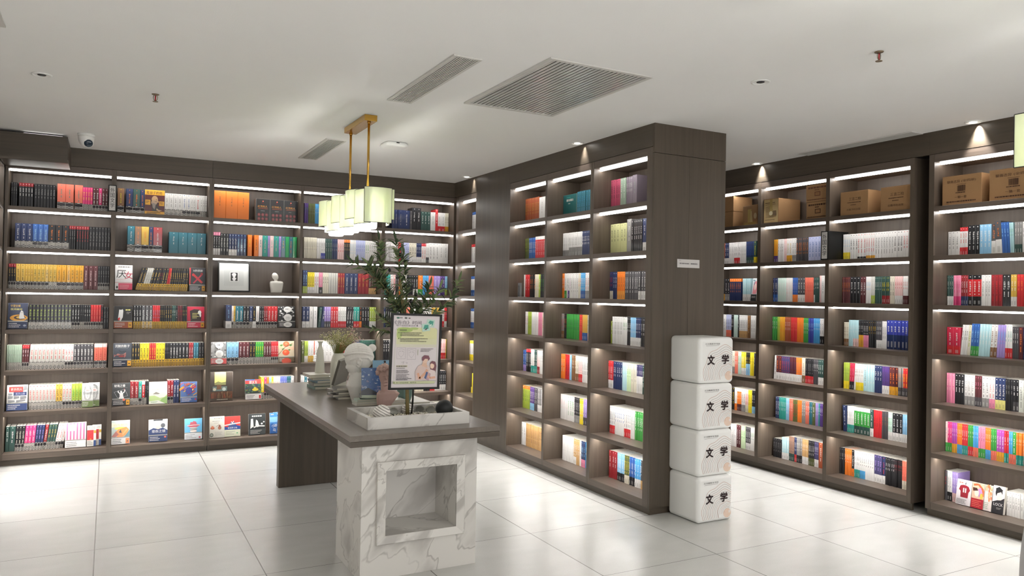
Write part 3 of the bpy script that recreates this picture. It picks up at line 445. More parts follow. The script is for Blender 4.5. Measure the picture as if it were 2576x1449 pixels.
C 1 2|-4.8245 2 0.0217 0.19 nv:wh 0 0|-4.7811 4 0.018 0.19 te:wh 0 0|-4.7091 2 0.019 0.19 lb:wh 0 0|-4.6711 3 0.0142 0.19 co:wh 0 0|-4.6284 2 0.0226 0.19 ol:rd 0 0|-4.5832 3 0.0155 0.19 or:rd 0 0|-4.5366 2 0.0196 0.19 gy:wh 0 0|-4.4973 2 0.0204 0.19 co:wh 0 0|-4.4566 2 0.0168 0.19 tl:wh 0 0|-4.423 1 0.0305 0.19 ol:wh 0 0|-4.3925 2 0.0142 0.19 lv:wh 0 0|-4.3642 1 0.015 0.19 te:wh 0 0|-4.3492 2 0.0168 0.19 pu:wh 0 0
C 1 3|-4.1178 1 0.0349 0.21 nv:wh -3 1|-4.0829 4 0.0151 0.21 wh:gy/te 0 0|-4.0226 5 0.0292 0.21 gn:wh/dg^wh 0 1|-3.8765 1 0.0285 0.21 dg:wh/wh 0 1|-3.8481 3 0.0248 0.21 rd:dr 0 0|-3.7736 3 0.0173 0.21 dk:br 0 0|-3.7217 2 0.0182 0.21 mt:gn/wh 0 0|-3.6852 3 0.0272 0.21 bk:wh/wh 0 1|-3.6038 3 0.013 0.21 lb:wh/wh 0 0
C 0 1|-5.3698 4 0.0197 0.21 wh:gy 0 0|-5.2912 2 0.0274 0.21 mr:wh 0 0|-5.2364 2 0.0293 0.21 lgn:gn 0 0|-5.1778 3 0.022 0.21 dk:wh/wh 0 0|-5.1119 3 0.0159 0.21 wh:gn 0 0
C 0 2|-4.8427 4 0.0232 0.165 bk:gy 0 0|-4.7445 3 0.0248 0.19 lc:wh/wh 0 0|-4.6702 3 0.0199 0.21 tb:dk/dg 0 0|-4.6104 2 0.014 0.21 nv:wh/rd 0 0|-4.5824 3 0.0185 0.21 gy:wh/bk 0 0|-4.5269 5 0.0131 0.21 tn:wh/wh 0 0|-4.4616 4 0.0153 0.21 bk:wh/ol 0 0|-4.4003 3 0.0151 0.21 dp:wh/wh 0 0|-4.3551 1 0.0429 0.21 ru:wh 0 1
C 0 3|-4.145 4 0.0116 0.21 bk:wh 0 0|-4.0984 4 0.016 0.21 or:wh 0 0|-4.0345 1 0.0239 0.21 bk:wh/or 0 0|-4.0106 3 0.0163 0.21 wh:bk/te 0 0|-3.9617 3 0.0161 0.21 wh:bk/sb 0 0|-3.9135 4 0.0192 0.21 wh:bk 0 0|-3.8368 3 0.0234 0.21 dp:lv/wh 0 0|-3.7665 1 0.0244 0.21 nv:rd/wh 0 0|-3.7421 5 0.0161 0.21 bk:wh 0 0|-3.6616 6 0.0102 0.21 bk:rd 0 0|-3.6002 2 0.0179 0.21 co:rd/cr 0 0
D 5 1|-3.273 3 0.0278 0.175 wh:gy 0 1|-3.1895 3 0.019 0.2 wh:rd/rd^rd 0 0|-3.1326 3 0.027 0.21 bk:wh 0 1|-3.0515 3 0.0257 0.21 lb:wh 0 1|-2.9746 1 0.0345 0.21 dk:or/wh:.45 0 1|-2.9401 1 0.0396 0.225 dk:or/wh:.45 -3 1|-2.9005 3 0.0172 0.215 bl:lb -4 1|-2.8489 3 0.0083 0.21 lc:gn -3 0|-2.8239 3 0.0159 0.21 gy:wh/dg 0 1|-2.7762 3 0.0168 0.21 wh:gy 0 1
D 4 1|-3.273 3 0.0147 0.21 dg:wh/wh 0 0|-3.229 3 0.0176 0.21 pk:hp/hp 0 0|-3.1764 3 0.0166 0.21 dr:wh/nv 0 0|-3.1266 3 0.0308 0.21 rd:wh/bk^bk 0 1|-3.0343 3 0.0214 0.21 wh:gy 0 1|-2.97 3 0.0243 0.21 dr:rd 0 1|-2.897 2 0.0253 0.21 bk:wh 0 1|-2.8463 2 0.0196 0.21 gd:wh/wh 0 1|-2.8072 3 0.021 0.21 rd:or 0 1|-2.7442 2 0.015 0.21 wh:gy 0 1
D 3 1|-3.273 2 0.0483 0.19 cm:wh/rd 0 1|-3.1763 3 0.0149 0.21 wh:bk 5 0|-3.1315 1 0.0238 0.21 cr:yg 4 1|-3.1077 3 0.0187 0.22 bl:lb/gn 3 1|-3.0517 4 0.0192 0.22 lc:wh 3 1|-2.9751 2 0.0214 0.22 wh:br/br 3 1|-2.9322 3 0.0179 0.22 lv:sb 3 1|-2.8784 3 0.0155 0.225 wh:te/rd 0 1|-2.8318 3 0.0136 0.21 dk:wh 0 0|-2.791 1 0.0262 0.21 mr:or 0 1|-2.7648 2 0.0189 0.21 nv:wh 0 1
D 2 1|-3.2721 3 0.0201 0.21 pk:pi 0 1|-3.2118 3 0.0231 0.21 bk:wh 0 1|-3.1424 3 0.0233 0.21 wh:gy/gy 0 1|-3.0724 3 0.0159 0.21 mr:pk/dk 0 0|-3.0248 2 0.0234 0.21 wh:dk/gy 0 1|-2.9779 2 0.0199 0.21 wh:rd/pk 0 1|-2.9382 3 0.0221 0.21 nv:wh/ly 0 1|-2.8718 3 0.0158 0.21 bk:gy 0 1|-2.8243 2 0.0188 0.21 bk:wh/dk 0 1|-2.7867 2 0.0315 0.21 lg:gy 0 1
D 1 1|-3.273 1 0.0137 0.21 pi:bl/gn 0 0|-3.2593 2 0.0154 0.21 hp:wh/gn 0 0|-3.2286 3 0.0121 0.21 mg:wh/am 0 0|-3.1923 3 0.0123 0.21 or:wh/sb 0 0|-3.1554 3 0.0133 0.21 rd:wh/te 0 0|-3.1155 3 0.0124 0.21 gn:wh/rd 0 0|-3.0784 3 0.0119 0.21 sb:wh/co 0 0|-3.0428 3 0.0146 0.21 pk:dk/gn 0 0|-2.999 3 0.0126 0.21 or:wh/sb 0 0|-2.9611 3 0.0117 0.21 gn:wh/co 0 0|-2.9259 3 0.0172 0.21 mg:wh/am 0 1|-2.8744 2 0.0145 0.21 rd:wh/te 0 0|-2.8454 2 0.0123 0.21 sb:wh/co 0 0|-2.8207 1 0.0214 0.21 gn:wh/co 0 1|-2.7994 4 0.0118 0.21 or:wh/te 0 0|-2.7521 3 0.0122 0.21 sb:wh/rd 0 0
D 0 1|-3.2719 1 0.0143 0.21 dk:rd 0 0|-3.2576 2 0.0177 0.21 wh:gy/bk 0 0|-3.2223 3 0.014 0.21 lv:wh/pi 0 0|-3.1804 1 0.1045 0.17 F:tshirt 0 1|-3.0758 1 0.0858 0.17 F:comicred 0 1|-2.99 1 0.0526 0.17 F:comicpeach 0 1|-2.9374 1 0.0787 0.18 F:blackink 0 1|-2.8586 8 0.0177 0.16 wh:gy 0 0"""
SPY = .127; SPX = .16        # how far the spines stand behind the shelf fronts
WALLS = {'A': (YA+SPY, None), 'B': (XB+SPX, ROT_R), 'C': (XC+SPX, ROT_R), 'D': (XC+SPX, ROT_R)}
PAGE = rgb('e9e5da')
def parse(st):
    cap = None
    if '^' in st: st, cap = st.split('^')
    base, _, rest = st.partition(':'); txt, _, band = rest.partition('/'); frac = .3
    if ':' in band: band, f = band.split(':'); frac = float(f)
    if band in ('', '-'): band = None
    return base, txt or 'gy', band, frac, cap
def book_geo(g, w, h, st, depth=.145, seed=0):
    """a closed paperback standing up: origin at the left front foot, spine at y=0 facing -y"""
    R = random.Random(seed)
    base, txt, band, frac, cap = parse(st)
    B = rgb(base); T = rgb(txt); w2 = w-.0005; ch = min(.0022, w*.18)
    segs = [(0, h, B)]
    zb = 0
    if band:
        frac = min(frac, .6)
        if band in ('z', 'y'): zb = h*.3
        else: zb = h*frac
        bc = rgb('cfccc6') if band == 'z' else rgb('d9ae3a') if band == 'y' else rgb(band)
        segs = [(0, zb, bc), (zb, h, B)]
    if cap: segs[-1] = (zb, h*.86, B); segs.append((h*.86, h, rgb(cap)))
    for z0, z1, c in segs:
        g.face([(0, ch, z0), (ch, 0, z0), (ch, 0, z1), (0, ch, z1)], c)
        g.face([(ch, 0, z0), (w2-ch, 0, z0), (w2-ch, 0, z1), (ch, 0, z1)], c)
        g.face([(w2-ch, 0, z0), (w2, ch, z0), (w2, ch, z1), (w2-ch, 0, z1)], c)
        g.face([(0, depth, z0), (0, ch, z0), (0, ch, z1), (0, depth, z1)], c)
        g.face([(w2, ch, z0), (w2, depth, z0), (w2, depth, z1), (w2, ch, z1)], c)
    g.face([(0, ch, 0), (0, depth, 0), (w2, depth, 0), (w2, ch, 0)], B)
    e = min(.0012, w*.12)
    g.face([(0, ch, h), (w2, ch, h), (w2, .004, h), (0, .004, h)], B)
    g.face([(ch, 0, h), (w2-ch, 0, h), (w2, ch, h), (0, ch, h)], B)
    g.face([(0, ch, h), (e, ch, h), (e, depth, h), (0, depth, h)], B); g.face([(w2-e, ch, h), (w2, ch, h), (w2, depth, h), (w2-e, depth, h)], B)
    g.face([(e, .004, h-.0004), (w2-e, .004, h-.0004), (w2-e, depth, h-.0004), (e, depth, h-.0004)], PAGE)
    g.face([(w2, depth, 0), (0, depth, 0), (0, depth, h), (w2, depth, h)], PAGE)
    y = -.0004; u0, u1 = ch*.7, w2-ch*.7
    def q(x0, x1, z0, z1, c): g.face([(x0, y, z0), (x1, y, z0), (x1, y, z1), (x0, y, z1)], c)
    if band == 'z' or band == 'y':
        dk = rgb('26262a'); n = 10 if band == 'z' else 7; zt = zb if band == 'z' else zb*.62; dz = zt/n; dx = (u1-u0)/3
        for j in range(n):
            for i in range(3):
                if (i+j) % 2: q(u0+i*dx, u0+(i+1)*dx, j*dz, (j+1)*dz, dk)
        if band == 'z': q(u0, u1, zb*.52, zb*.86, rgb('3a363c') if R.random() < .65 else rgb('b9b5ae'))
        else: q(u0+.2*(u1-u0), u1-.2*(u1-u0), zb*.72, zb*.85, dk)
    elif band: q(u0+.25*(u1-u0), u1-.25*(u1-u0), zb*.15, zb*.55, [0.7*a+.3*b for a, b in zip(rgb(band), rgb('5a5a5a' if sum(rgb(band)) > 1 else 'e0e0e0'))])
    # title column of small strokes
    tw = min((u1-u0)*.62, .013); xc = (u0+u1)/2; zt = h*(.80 if not cap else .8); n = R.choice((3, 4, 5, 6)); st_ = tw*1.15
    q(xc-tw*.22, xc+tw*.22, h*.93, h*.93+tw*.44, T if not cap else rgb('e8e8e8'))
    for i in range(n):
        z1 = zt-i*st_; z0 = z1-tw
        if z0 < zb+.01: break
        m_ = R.choice((2, 3, 3, 4))
        for k in range(m_):
            a = z0+tw*(k*.95/m_+.04); e_ = R.uniform(-.25, .2); q(xc-tw*R.uniform(.2, .5), xc+tw*R.uniform(.2, .5), a, a+tw*.13, T)
        for k in range(R.choice((1, 1, 2))):
            a = xc+tw*R.uniform(-.42, .42); b = z0+tw*R.uniform(0, .3); q(a-tw*.07, a+tw*.07, b, z1-tw*R.uniform(.04, .3), T)
    z = zt-n*st_-.012
    for i in range(R.choice((2, 3, 4))):
        z1 = z-i*tw*.7
        if z1-tw*.5 < zb+.006: break
        q(xc-tw*.25, xc+tw*.25, z1-tw*.45, z1, T)
ORD = ['first', 'second', 'third', 'fourth', 'fifth', 'sixth', 'seventh', 'eighth', 'ninth', 'tenth', 'eleventh', 'twelfth', 'thirteenth', 'fourteenth', 'fifteenth', 'sixteenth', 'seventeenth', 'eighteenth', 'nineteenth', 'twentieth']
NUM = ['zero', 'one', 'two', 'three', 'four', 'five', 'six', 'seven', 'eight', 'nine', 'ten', 'eleven', 'twelve', 'thirteen', 'fourteen', 'fifteen', 'sixteen', 'seventeen', 'eighteen', 'nineteen', 'twenty', 'twenty-one', 'twenty-two']
ROWN = ['bottom', 'second', 'third', 'fourth', 'fifth', 'sixth', 'top']
CELLN = {'A0': 'far left bay', 'A1': 'back wall second bay', 'A2': 'framed picture bay', 'A3': 'bay behind lamp', 'A4': 'back corner bay',
         'Bn': 'narrow corner bay', 'B1': 'projecting run left bay', 'B2': 'projecting run middle bay', 'B3': 'bay left of cubes',
         'C1': 'bay right of cubes', 'C2': 'right wall middle bay', 'C3': 'bay beside dark gap', 'D1': 'right edge bay'}
def stylename(st):
    b, t, band, f, cap = parse(st); n = PAL[b][1]
    if band == 'z': return n+' check-foot'
    if band == 'y': return n+' yellow-foot'
    if band and band in PAL and band != b: return n+' and '+PAL[band][1]
    if cap: return PAL[cap][1]+'-topped '+n
    if t in PAL and t not in ('gy', 'wh', 'bk') and t != b: return n+' with '+PAL[t][1]+' lettering'
    return n
REST = Geo(); seen_mesh = {}
FACE_OUT = []; nseed = 0
for line in BOOKDATA.strip().split('\n'):
    hd, *runs = line.split('|'); wl, row, cell = hd.split(); row = int(row)
    z = Z0+DZ*row+.0005; off, rot = WALLS[wl]; items = []
    for r in runs:
        a, n, d, h, st, lean, sel = r.split(); items.append((float(a), int(n), float(d), float(h), st, float(lean), sel == '1'))
    tot = {}
    for it in items:
        if it[4][0] != 'F': tot[stylename(it[4])] = tot.get(stylename(it[4]), 0)+it[1]
    cnt = {}
    for a, n, d, h, st, lean, sel in items:
        nseed += 1
        if st[0] == 'F': FACE_OUT.append((wl, row, cell, a, n, d, h, st[2:])); continue
        nm = stylename(st)
        for i in range(n):
            cnt[nm] = cnt.get(nm, 0)+1
            x = a+i*d; dy = random.uniform(-.003, .004)
            M = Matrix.Translation((x, off+dy, z) if wl == 'A' else (off+dy, -x, z))
            if rot: M = M @ Matrix.Rotation(rot[2], 4, 'Z')
            if lean: M = M @ Matrix.Rotation(radians(lean), 4, 'Y') if lean < 0 else M @ Matrix.Translation((d, 0, 0)) @ Matrix.Rotation(radians(lean), 4, 'Y') @ Matrix.Translation((-d, 0, 0))
            if sel:
                key = (nseed,)
                if key not in seen_mesh:
                    g = Geo(); book_geo(g, d, h, st, seed=nseed); seen_mesh[key] = g.mesh('book', PRINT if (nseed % 3) else GLOSS)
                o = bpy.data.objects.new('book', seen_mesh[key]); COL.objects.link(o); o.matrix_world = M
                k = cnt[nm]; N_ = tot[nm]; where = f"{ROWN[row]} shelf, {CELLN[wl+cell]}"
                if N_ == 1: lb = f"{nm} book alone of its colours, {where}"
                elif k == 1: lb = f"leftmost of {NUM[min(N_,22)]} {nm} books, {where}"
                elif k == N_: lb = f"rightmost of {NUM[min(N_,22)]} {nm} books, {where}"
                else: lb = f"{ORD[k-1]} from left of {NUM[min(N_,22)]} {nm} books, {where}"
                w_ = lb.split()
                if len(w_) > 16: lb = lb.replace(' from left of ', ' of ')
                tag(o, lb, 'book', f"{nm} books on the {ROWN[row]} shelf, {CELLN[wl+cell]}")
            else:
                REST.m = M; book_geo(REST, d, h, st, seed=nseed)
REST.m = None
ro = REST.build('shelved_books', PRINT); tag(ro, 'rows of smaller paperbacks packed upright along all the shelves', 'book', kind='stuff')

# ------------------------------------------------------------------ books standing face out
def belt(a, col, txt='wh', h=.26, tagc='am', zig=True):
    a.r(0, 0, 1, h, col)
    if zig: a.r(0, h-.012, 1, h+.03, 'gw'); a.zig(0, 1, h-.008, h+.026, 30, 2, 'bk')
    a.lines(.06, h*.68, .6, 3, h*.24, h*.09, txt)
    if tagc: a.r(.78, .02, .98, h-.03, tagc); a.e(.88, h*.45, .05, .02, 'bk')
def cv_sage(a):
    a.r(0, 0, 1, 1, '5a2327'); a.r(0, .8, 1, 1, 'am'); a.t('鬼谷子的局', .07, .83, .12, 'bk', wide=.8)
    a.p([(.38, .2), (.3, .5), (.34, .7), (.5, .78), (.64, .7), (.68, .55), (.62, .4), (.75, .25), (.8, .16), (.4, .14)], '3a3433')
    a.e(.5, .62, .16, .15, 'c9a077'); a.p([(.62, .64), (.72, .52), (.62, .5)], 'c9a077'); a.e(.47, .5, .15, .1, 'b99a80'); a.p([(.36, .5), (.4, .3), (.5, .22), (.56, .45)], '8d8079'); a.e(.58, .62, .02, .012, 'bk')
    a.l([(.5, .55), (.62, .56)], .012, '6d4a33'); a.p([(.6, .28), (.7, .22), (.88, .2), (.72, .16), (.58, .2)], 'c9a077')
    a.r(.02, .4, .28, .6, 'am'); a.lines(.06, .53, .18, 2, .05, .02, 'bk'); a.r(.72, .38, .98, .56, 'am'); a.lines(.76, .5, .18, 2, .05, .02, 'bk')
    a.r(0, 0, 1, .15, 'am'); a.lines(.1, .09, .8, 2, .05, .025, 'bk')
def cv_female(a):
    a.r(0, 0, 1, 1, 'e9e8e8'); a.lines(.18, .9, .7, 1, .05, .05, 'gy', False); a.t('厌', .08, .48, .34, 'bk'); a.t('女', .55, .44, .3, 'cm'); a.lines(.1, .4, .5, 1, .05, .02, 'pi')
    a.r(0, 0, 1, .3, 'e9e8e8'); a.r(.2, 0, 1, .26, 'd8506c'); a.lines(.26, .17, .6, 3, .06, .02, 'pi'); a.zig(0, 1, .27, .31, 30, 2, 'cm'); a.e(.12, .1, .05, .05, 'bk')
def cv_xcross(a):
    a.r(0, 0, 1, 1, '2b2b30'); a.r(0, 0, .08, 1, 'rd'); a.t('X的悲剧', .22, .83, .1, 'wh', wide=.6)
    a.l([(.2, .74), (.8, .36)], .09, 'rd'); a.l([(.8, .74), (.25, .34)], .06, 'cm'); a.e(.76, .74, .08, .06, 'dr'); a.e(.22, .7, .06, .06, 'rd'); belt(a, '3c3c40')
def cv_ghost(a):
    a.r(0, 0, 1, 1, '333a52'); a.t('守望全城', .12, .84, .1, 'gd', wide=.5); a.t('夜间幽谷', .12, .72, .08, 'ly', wide=.6)
    a.e(.55, .42, .45, .13, 'd89a3c'); a.e(.6, .43, .3, .08, '4a3a38'); a.e(.62, .44, .2, .05, 'gd')
    a.p([(.56, .42), (.6, .62), (.68, .72), (.77, .66), (.82, .46), (.88, .4), (.6, .38)], 'd8d6d4'); a.e(.66, .62, .015, .012, 'bk'); a.e(.73, .62, .015, .012, 'bk')
    belt(a, '2c3654', tagc=None, h=.28); a.e(.86, .12, .08, .04, '9098a8')
def cv_penguin(a):
    a.r(0, 0, 1, 1, '2a2a2d'); a.p([(.22, .45), (.28, .85), (.4, .95), (.5, .8), (.48, .5), (.36, .3)], 'e8e8e8'); a.e(.36, .9, .12, .07, 'bk'); a.p([(.2, .42), (.3, .5), (.34, .4), (.24, .34)], 'rd'); a.lines(.62, .8, .3, 1, .05, .05, 'ly'); a.lines(.68, .7, .25, 2, .06, .035, 'gy'); belt(a, 'ru', h=.3)
def cv_redroom(a):
    a.r(0, 0, 1, 1, 'cm'); a.p([(.2, .3), (.16, .8), (.4, .88), (.7, .86), (.84, .7), (.8, .32)], '2f2224'); a.e(.72, .72, .1, .1, 'wh'); a.e(.76, .6, .05, .1, 'wh'); a.lines(.3, .66, .4, 4, .07, .03, 'ly'); belt(a, 'cm', h=.27)
def cv_bubbles(a, base='2b2b2d', low='3a3a3c'):
    a.r(0, 0, 1, 1, base)
    for i in range(40): a.e(random.uniform(.03, .97), random.uniform(.28, .97), random.uniform(.02, .07), random.uniform(.015, .05), random.choice(['c9c9c9', '8b8b8b', 'efefef', '555555']), 10)
    a.e(.55, .84, .24, .14, 'e6e4e2'); a.p([(.5, .75), (.46, .64), (.58, .72)], 'e6e4e2'); a.lines(.42, .84, .28, 1, .05, .04, '777777'); a.e(.56, .46, .24, .17, 'e6e4e2'); a.lines(.42, .48, .3, 3, .05, .018, '888888')
    belt(a, low, tagc=None, h=.26); a.e(.55, .12, .25, .12, 'e6e4e2'); a.lines(.42, .14, .28, 2, .05, .02, '888888')
def cv_bubblegrey(a): cv_bubbles(a, 'a8a8a8', 'c8504f')
def cv_eyeshadow(a):
    a.r(0, 0, 1, 1, '454b55'); a.t('沉默的影子', .1, .82, .12, 'e6e4e2', wide=.8); a.l([(.2, .79), (.8, .78)], .008, 'gy')
    for i in range(9): a.l([(.05, .42+i*.012), (.25, .55-i*.01), (.5, .5+i*.004), (.7, .6-i*.02), (.6, .44-i*.008)], .01, random.choice(['c08a80', 'a06a64', '8a5a58']))
    a.e(.45, .44, .16, .035, '8e3a3c'); a.l([(.3, .7), (.45, .62), (.7, .66)], .02, '2d3038'); belt(a, '2b3147', h=.28)
def cv_persimmon(a):
    a.r(0, 0, 1, 1, 'd9cbb0'); a.e(.2, .8, .2, .16, 'c9d0a8'); a.e(.5, .86, .2, .13, 'ea6a44'); a.e(.5, .88, .08, .05, 'f08a5c'); a.e(.48, .46, .22, .14, 'e8603c'); a.e(.44, .5, .08, .05, 'f08a5c')
    for u, v, r in ((.2, .8, .12), (.3, .62, .1), (.78, .8, .12), (.7, .58, .1)): a.p([(u-r, v), (u, v+r*.4), (u+r, v+.03), (u, v-r*.4)], '5b8a48')
    a.p([(.6, .74), (1, .72), (1, .56), (.72, .6)], 'e6c3a4'); a.l([(0, .35), (.4, .7), (.9, .9)], .02, '7a5a40'); belt(a, '6a5d48', h=.25, tagc=None); a.e(.5, .06, .3, .14, 'c9503c')
def cv_heartmap(a):
    a.r(0, 0, 1, 1, 'e6e4e2'); a.r(.1, .72, .78, .93, 'd8443f'); a.t('更多的人', .18, .77, .11, 'pi', wide=.55); a.r(.32, .58, .95, .72, '33406c'); a.t('死于心碎', .42, .6, .09, 'pv', wide=.45)
    for q in ([(.05, .45), (.28, .47), (.3, .56), (.06, .58)], [(.34, .44), (.6, .48), (.6, .55), (.33, .57)], [(.66, .42), (.95, .46), (.93, .56), (.64, .55)], [(.08, .3), (.4, .33), (.38, .4), (.06, .42)], [(.45, .3), (.9, .36), (.9, .42), (.46, .4)], [(.08, .6), (.26, .6), (.26, .67), (.06, .68)], [(.78, .76), (.97, .8), (.96, .95), (.82, .95)]): a.p(q, '8a8c90')
    belt(a, '34487c', h=.28, tagc=None)
def cv_linedface(a):
    a.r(0, 0, 1, 1, 'dfe0df'); a.e(.5, .6, .27, .3, 'e9eae9')
    for i in range(14): x = .08+i*.06; a.l([(x, .95-abs(.5-x)*.3), (x+.06, .8), (x+.02, .64), (x+.08, .5)], .006, '8f9394')
    for k in range(3): a.l([(.5+(.27+k*.04)*cos(t/8*2*pi), .6+(.3+k*.03)*sin(t/8*2*pi)) for t in range(9)], .007, '777c80')
    a.e(.52, .68, .28, .085, 'e9eae9'); a.t('隔着纸', .36, .65, .08, 'd8605c', wide=.36); a.l([(.52, .6), (.49, .5), (.54, .49)], .008, '888888'); a.l([(.46, .43), (.56, .43)], .01, '888888'); belt(a, '71854c', h=.26, tagc=None)
def cv_glassdeath(a):
    a.r(0, 0, 1, 1, '3a3c3e'); a.t('玻璃之锤', .1, .82, .12, 'e6e4e2', wide=.62); a.l([(.06, .79), (.85, .79)], .006, 'gy')
    a.l([(.1, .6), (.7, .72), (.88, .42), (.3, .34), (.1, .6)], .012, '9fa4a6'); a.e(.5, .6, .06, .05, 'e8e8e8'); a.p([(.4, .55), (.6, .56), (.62, .4), (.68, .3), (.36, .3), (.42, .4)], 'e8e8e8'); a.l([(.42, .54), (.32, .6), (.34, .66)], .04, 'e8e8e8'); a.l([(.58, .54), (.68, .6), (.7, .7)], .04, 'e8e8e8'); a.l([(.7, .6), (.66, .76)], .01, 'rd')
    belt(a, '303033', h=.28); a.e(.66, .25, .08, .05, 'co')
def cv_greenhill(a):
    a.r(0, 0, 1, 1, 'dcdbd0'); a.t('好好', .15, .72, .07, 'c4bca8', wide=.25); a.t('有此福气', .15, .62, .07, 'c4bca8', wide=.5); a.p([(.2, .44), (.38, .54), (.6, .46), (.5, .43)], '8d877c')
    a.p([(0, 0), (0, .36), (.3, .38), (.6, .26), (.85, .3), (1, .42), (1, 0)], 'b6cf86'); a.p([(.5, 0), (.7, .22), (1, .34), (1, 0)], '8fb85c'); a.p([(0, 0), (0, .12), (.5, .16), (.9, 0)], 'dfe2d4'); a.lines(.1, .1, .5, 2, .04, .015, 'gn')
def cv_rainbowroad(a):
    a.r(0, 0, 1, 1, '4f6fa8')
    for i in range(26): x = random.uniform(-.1, .8); y = random.uniform(.32, .9); a.l([(x, y), (x+.25, min(y+.12, .99))], random.uniform(.02, .06), random.choice(['f0822e', 'e0a330', 'cf4f45', '4f8fd0', '7a4f9a', 'e9c35a']))
    a.e(.5, .58, .2, .16, '3a3f86'); a.p([(.36, .6), (.36, .4), (.66, .4), (.66, .6)], '3a3f86'); a.lines(.2, .86, .6, 1, .05, .06, 'ru'); belt(a, '365a9a', h=.24, tagc=None); a.e(.9, .14, .05, .04, 'rd')
def cv_boxset(a):
    a.r(0, 0, 1, 1, '4a423c'); a.r(.2, .55, .7, 1, 'd9d27c'); a.p([(.2, .62), (.36, .68), (.5, .64), (.7, .66), (.7, .55), (.2, .55)], '8a8a5c'); a.r(.12, .34, .75, .5, '6f7f7c'); a.r(.3, .4, .5, .56, '7a5a44'); a.e(.62, .4, .08, .06, 'bfc8c4'); a.e(.2, .4, .07, .05, 'cfc8b4')
    a.r(0, .08, 1, .32, '6a4a38')
    for i in range(40): x = random.random()*.95; a.r(x, .08, x+.015, random.uniform(.15, .34), random.choice(['8a6a4c', '4a3428', '9a7a5c', 'a8503c']))
    a.r(0, 0, 1, .09, '5a4c40'); a.lines(.3, .04, .5, 1, .05, .02, 'cr')
def cv_pond(a):
    a.r(0, 0, 1, 1, '3c4a44'); a.r(0, .78, 1, 1, 'd8443f'); a.t('捞太玉', .25, .78, .15, 'e6e4e2', wide=.5); a.r(.0, .95, .6, 1, '4a6fb8')
    for i in range(30): a.e(random.random(), random.uniform(.32, .76), .07, .03, random.choice(['4f7a54', '2c3a5c', '6a8a5c', '8a6a3c']), 8)
    a.e(.62, .48, .2, .07, 'd8c03c'); a.e(.6, .56, .08, .05, 'd8c03c'); belt(a, 'e6e4e2', 'bk', .26, None); a.r(.85, .03, .97, .2, 'rd')
def cv_pinkstripe(a):
    a.r(0, 0, 1, 1, 'f0d0d8')
    for i in range(6): a.r(.06+i*.16, .3, .13+i*.16, .98, 'e0709a')
    a.r(.12, .66, .45, .92, 'ecebea'); a.t('告别', .16, .8, .08, 'gy', wide=.25); a.t('陈坡', .16, .7, .08, 'gy', wide=.2); belt(a, 'ecebea', 'gy', .28, None)
def cv_redletter(a):
    a.r(0, 0, 1, 1, 'e8e4dc'); a.t('有人写信', .15, .82, .13, '333333', wide=.75); a.r(0, .3, .72, .78, 'd8343a'); a.l([(0, .36), (.4, .58), (.72, .66)], .01, 'dr'); a.e(.4, .34, .1, .04, 'or'); a.r(.74, .62, 1, .76, 'c9a23a'); a.r(.74, 0, 1, .28, '2c4a84'); a.lines(.06, .22, .6, 3, .07, .025, 'gy')
def cv_whitebird(a):
    a.r(0, 0, 1, 1, 'a9b6b0'); a.r(0, .72, 1, .9, 'dfd3b4'); a.t('白鸟朝凤', .12, .75, .11, 'c9a87c', wide=.75); a.e(.5, .66, .35, .06, 'd8c84c')
    a.p([(.3, .3), (.2, .5), (.36, .62), (.8, .72), (.95, .6), (.85, .4), (.6, .3)], 'ea8a3c'); a.p([(.4, .5), (.5, .62), (.56, .46)], '2b2b2b'); a.p([(0, .32), (.25, .56), (.4, .4), (.2, .3)], 'a85a4c'); a.l([(.6, .4), (.85, .62)], .05, 'e8a35a'); a.p([(.9, .5), (1, .6), (1, .3), (.7, .3)], '5a8a94')
    belt(a, 'e6e4e2', 'bk', .27, 'or')
def cv_sadmirror(a):
    a.r(0, 0, 1, 1, 'd3dbe4'); a.e(.5, .72, .16, .2, 'e6cbb8'); a.e(.5, .88, .17, .1, 'efefef'); a.e(.76, .72, .12, .1, '55585e'); a.r(.25, .94, .75, 1, '26282c')
    a.p([(0, .3), (0, .52), (.25, .62), (.5, .56), (.75, .62), (1, .5), (1, .3)], '2d3f6c'); a.t('悲伤之镜', .17, .4, .13, 'e6e4e2', wide=.72); belt(a, '2d3f6c', h=.28, tagc=None); a.e(.88, .2, .06, .04, 'co')
def cv_hatwoman(a):
    a.r(0, 0, 1, 1, '5fb0dc'); a.p([(.12, .66), (.3, .72), (.34, .84), (.44, .82), (.5, .88), (.66, .84), (.7, .72), (.92, .68), (.7, .58), (.3, .58)], 'b04558'); a.l([(.16, .66), (.5, .68), (.88, .67)], .03, 'pi')
    for i in range(5): a.e(.5, .56-i*.035, .24-i*.01, .018, 'efe6e0' if i % 2 == 0 else '4a4a4c')
    a.e(.5, .38, .2, .04, 'e8d8d0'); belt(a, 'dfe4e8', 'gy', .3, None); a.e(.86, .08, .06, .045, 'cm')
def cv_monkeys(a):
    a.r(0, 0, 1, 1, 'd9d6cc'); a.t('牛仓老沛', .3, .85, .08, '5a5a5a', wide=.55); a.lines(.2, .76, .6, 1, .05, .03, 'gy'); a.lines(.3, .68, .5, 1, .05, .02, 'gy')
    a.e(.2, .46, .14, .06, 'c4674a'); a.e(.2, .5, .09, .06, 'd88a6c'); a.e(.68, .46, .12, .08, 'a8705a'); a.e(.68, .55, .06, .05, '8a5444'); a.l([(.45, .52), (.65, .62)], .015, '6a4a3c'); a.e(.14, .14, .12, .09, '5f6a5c'); a.e(.14, .14, .08, .06, 'aab0a4'); a.lines(.35, .25, .55, 3, .06, .015, 'gy')
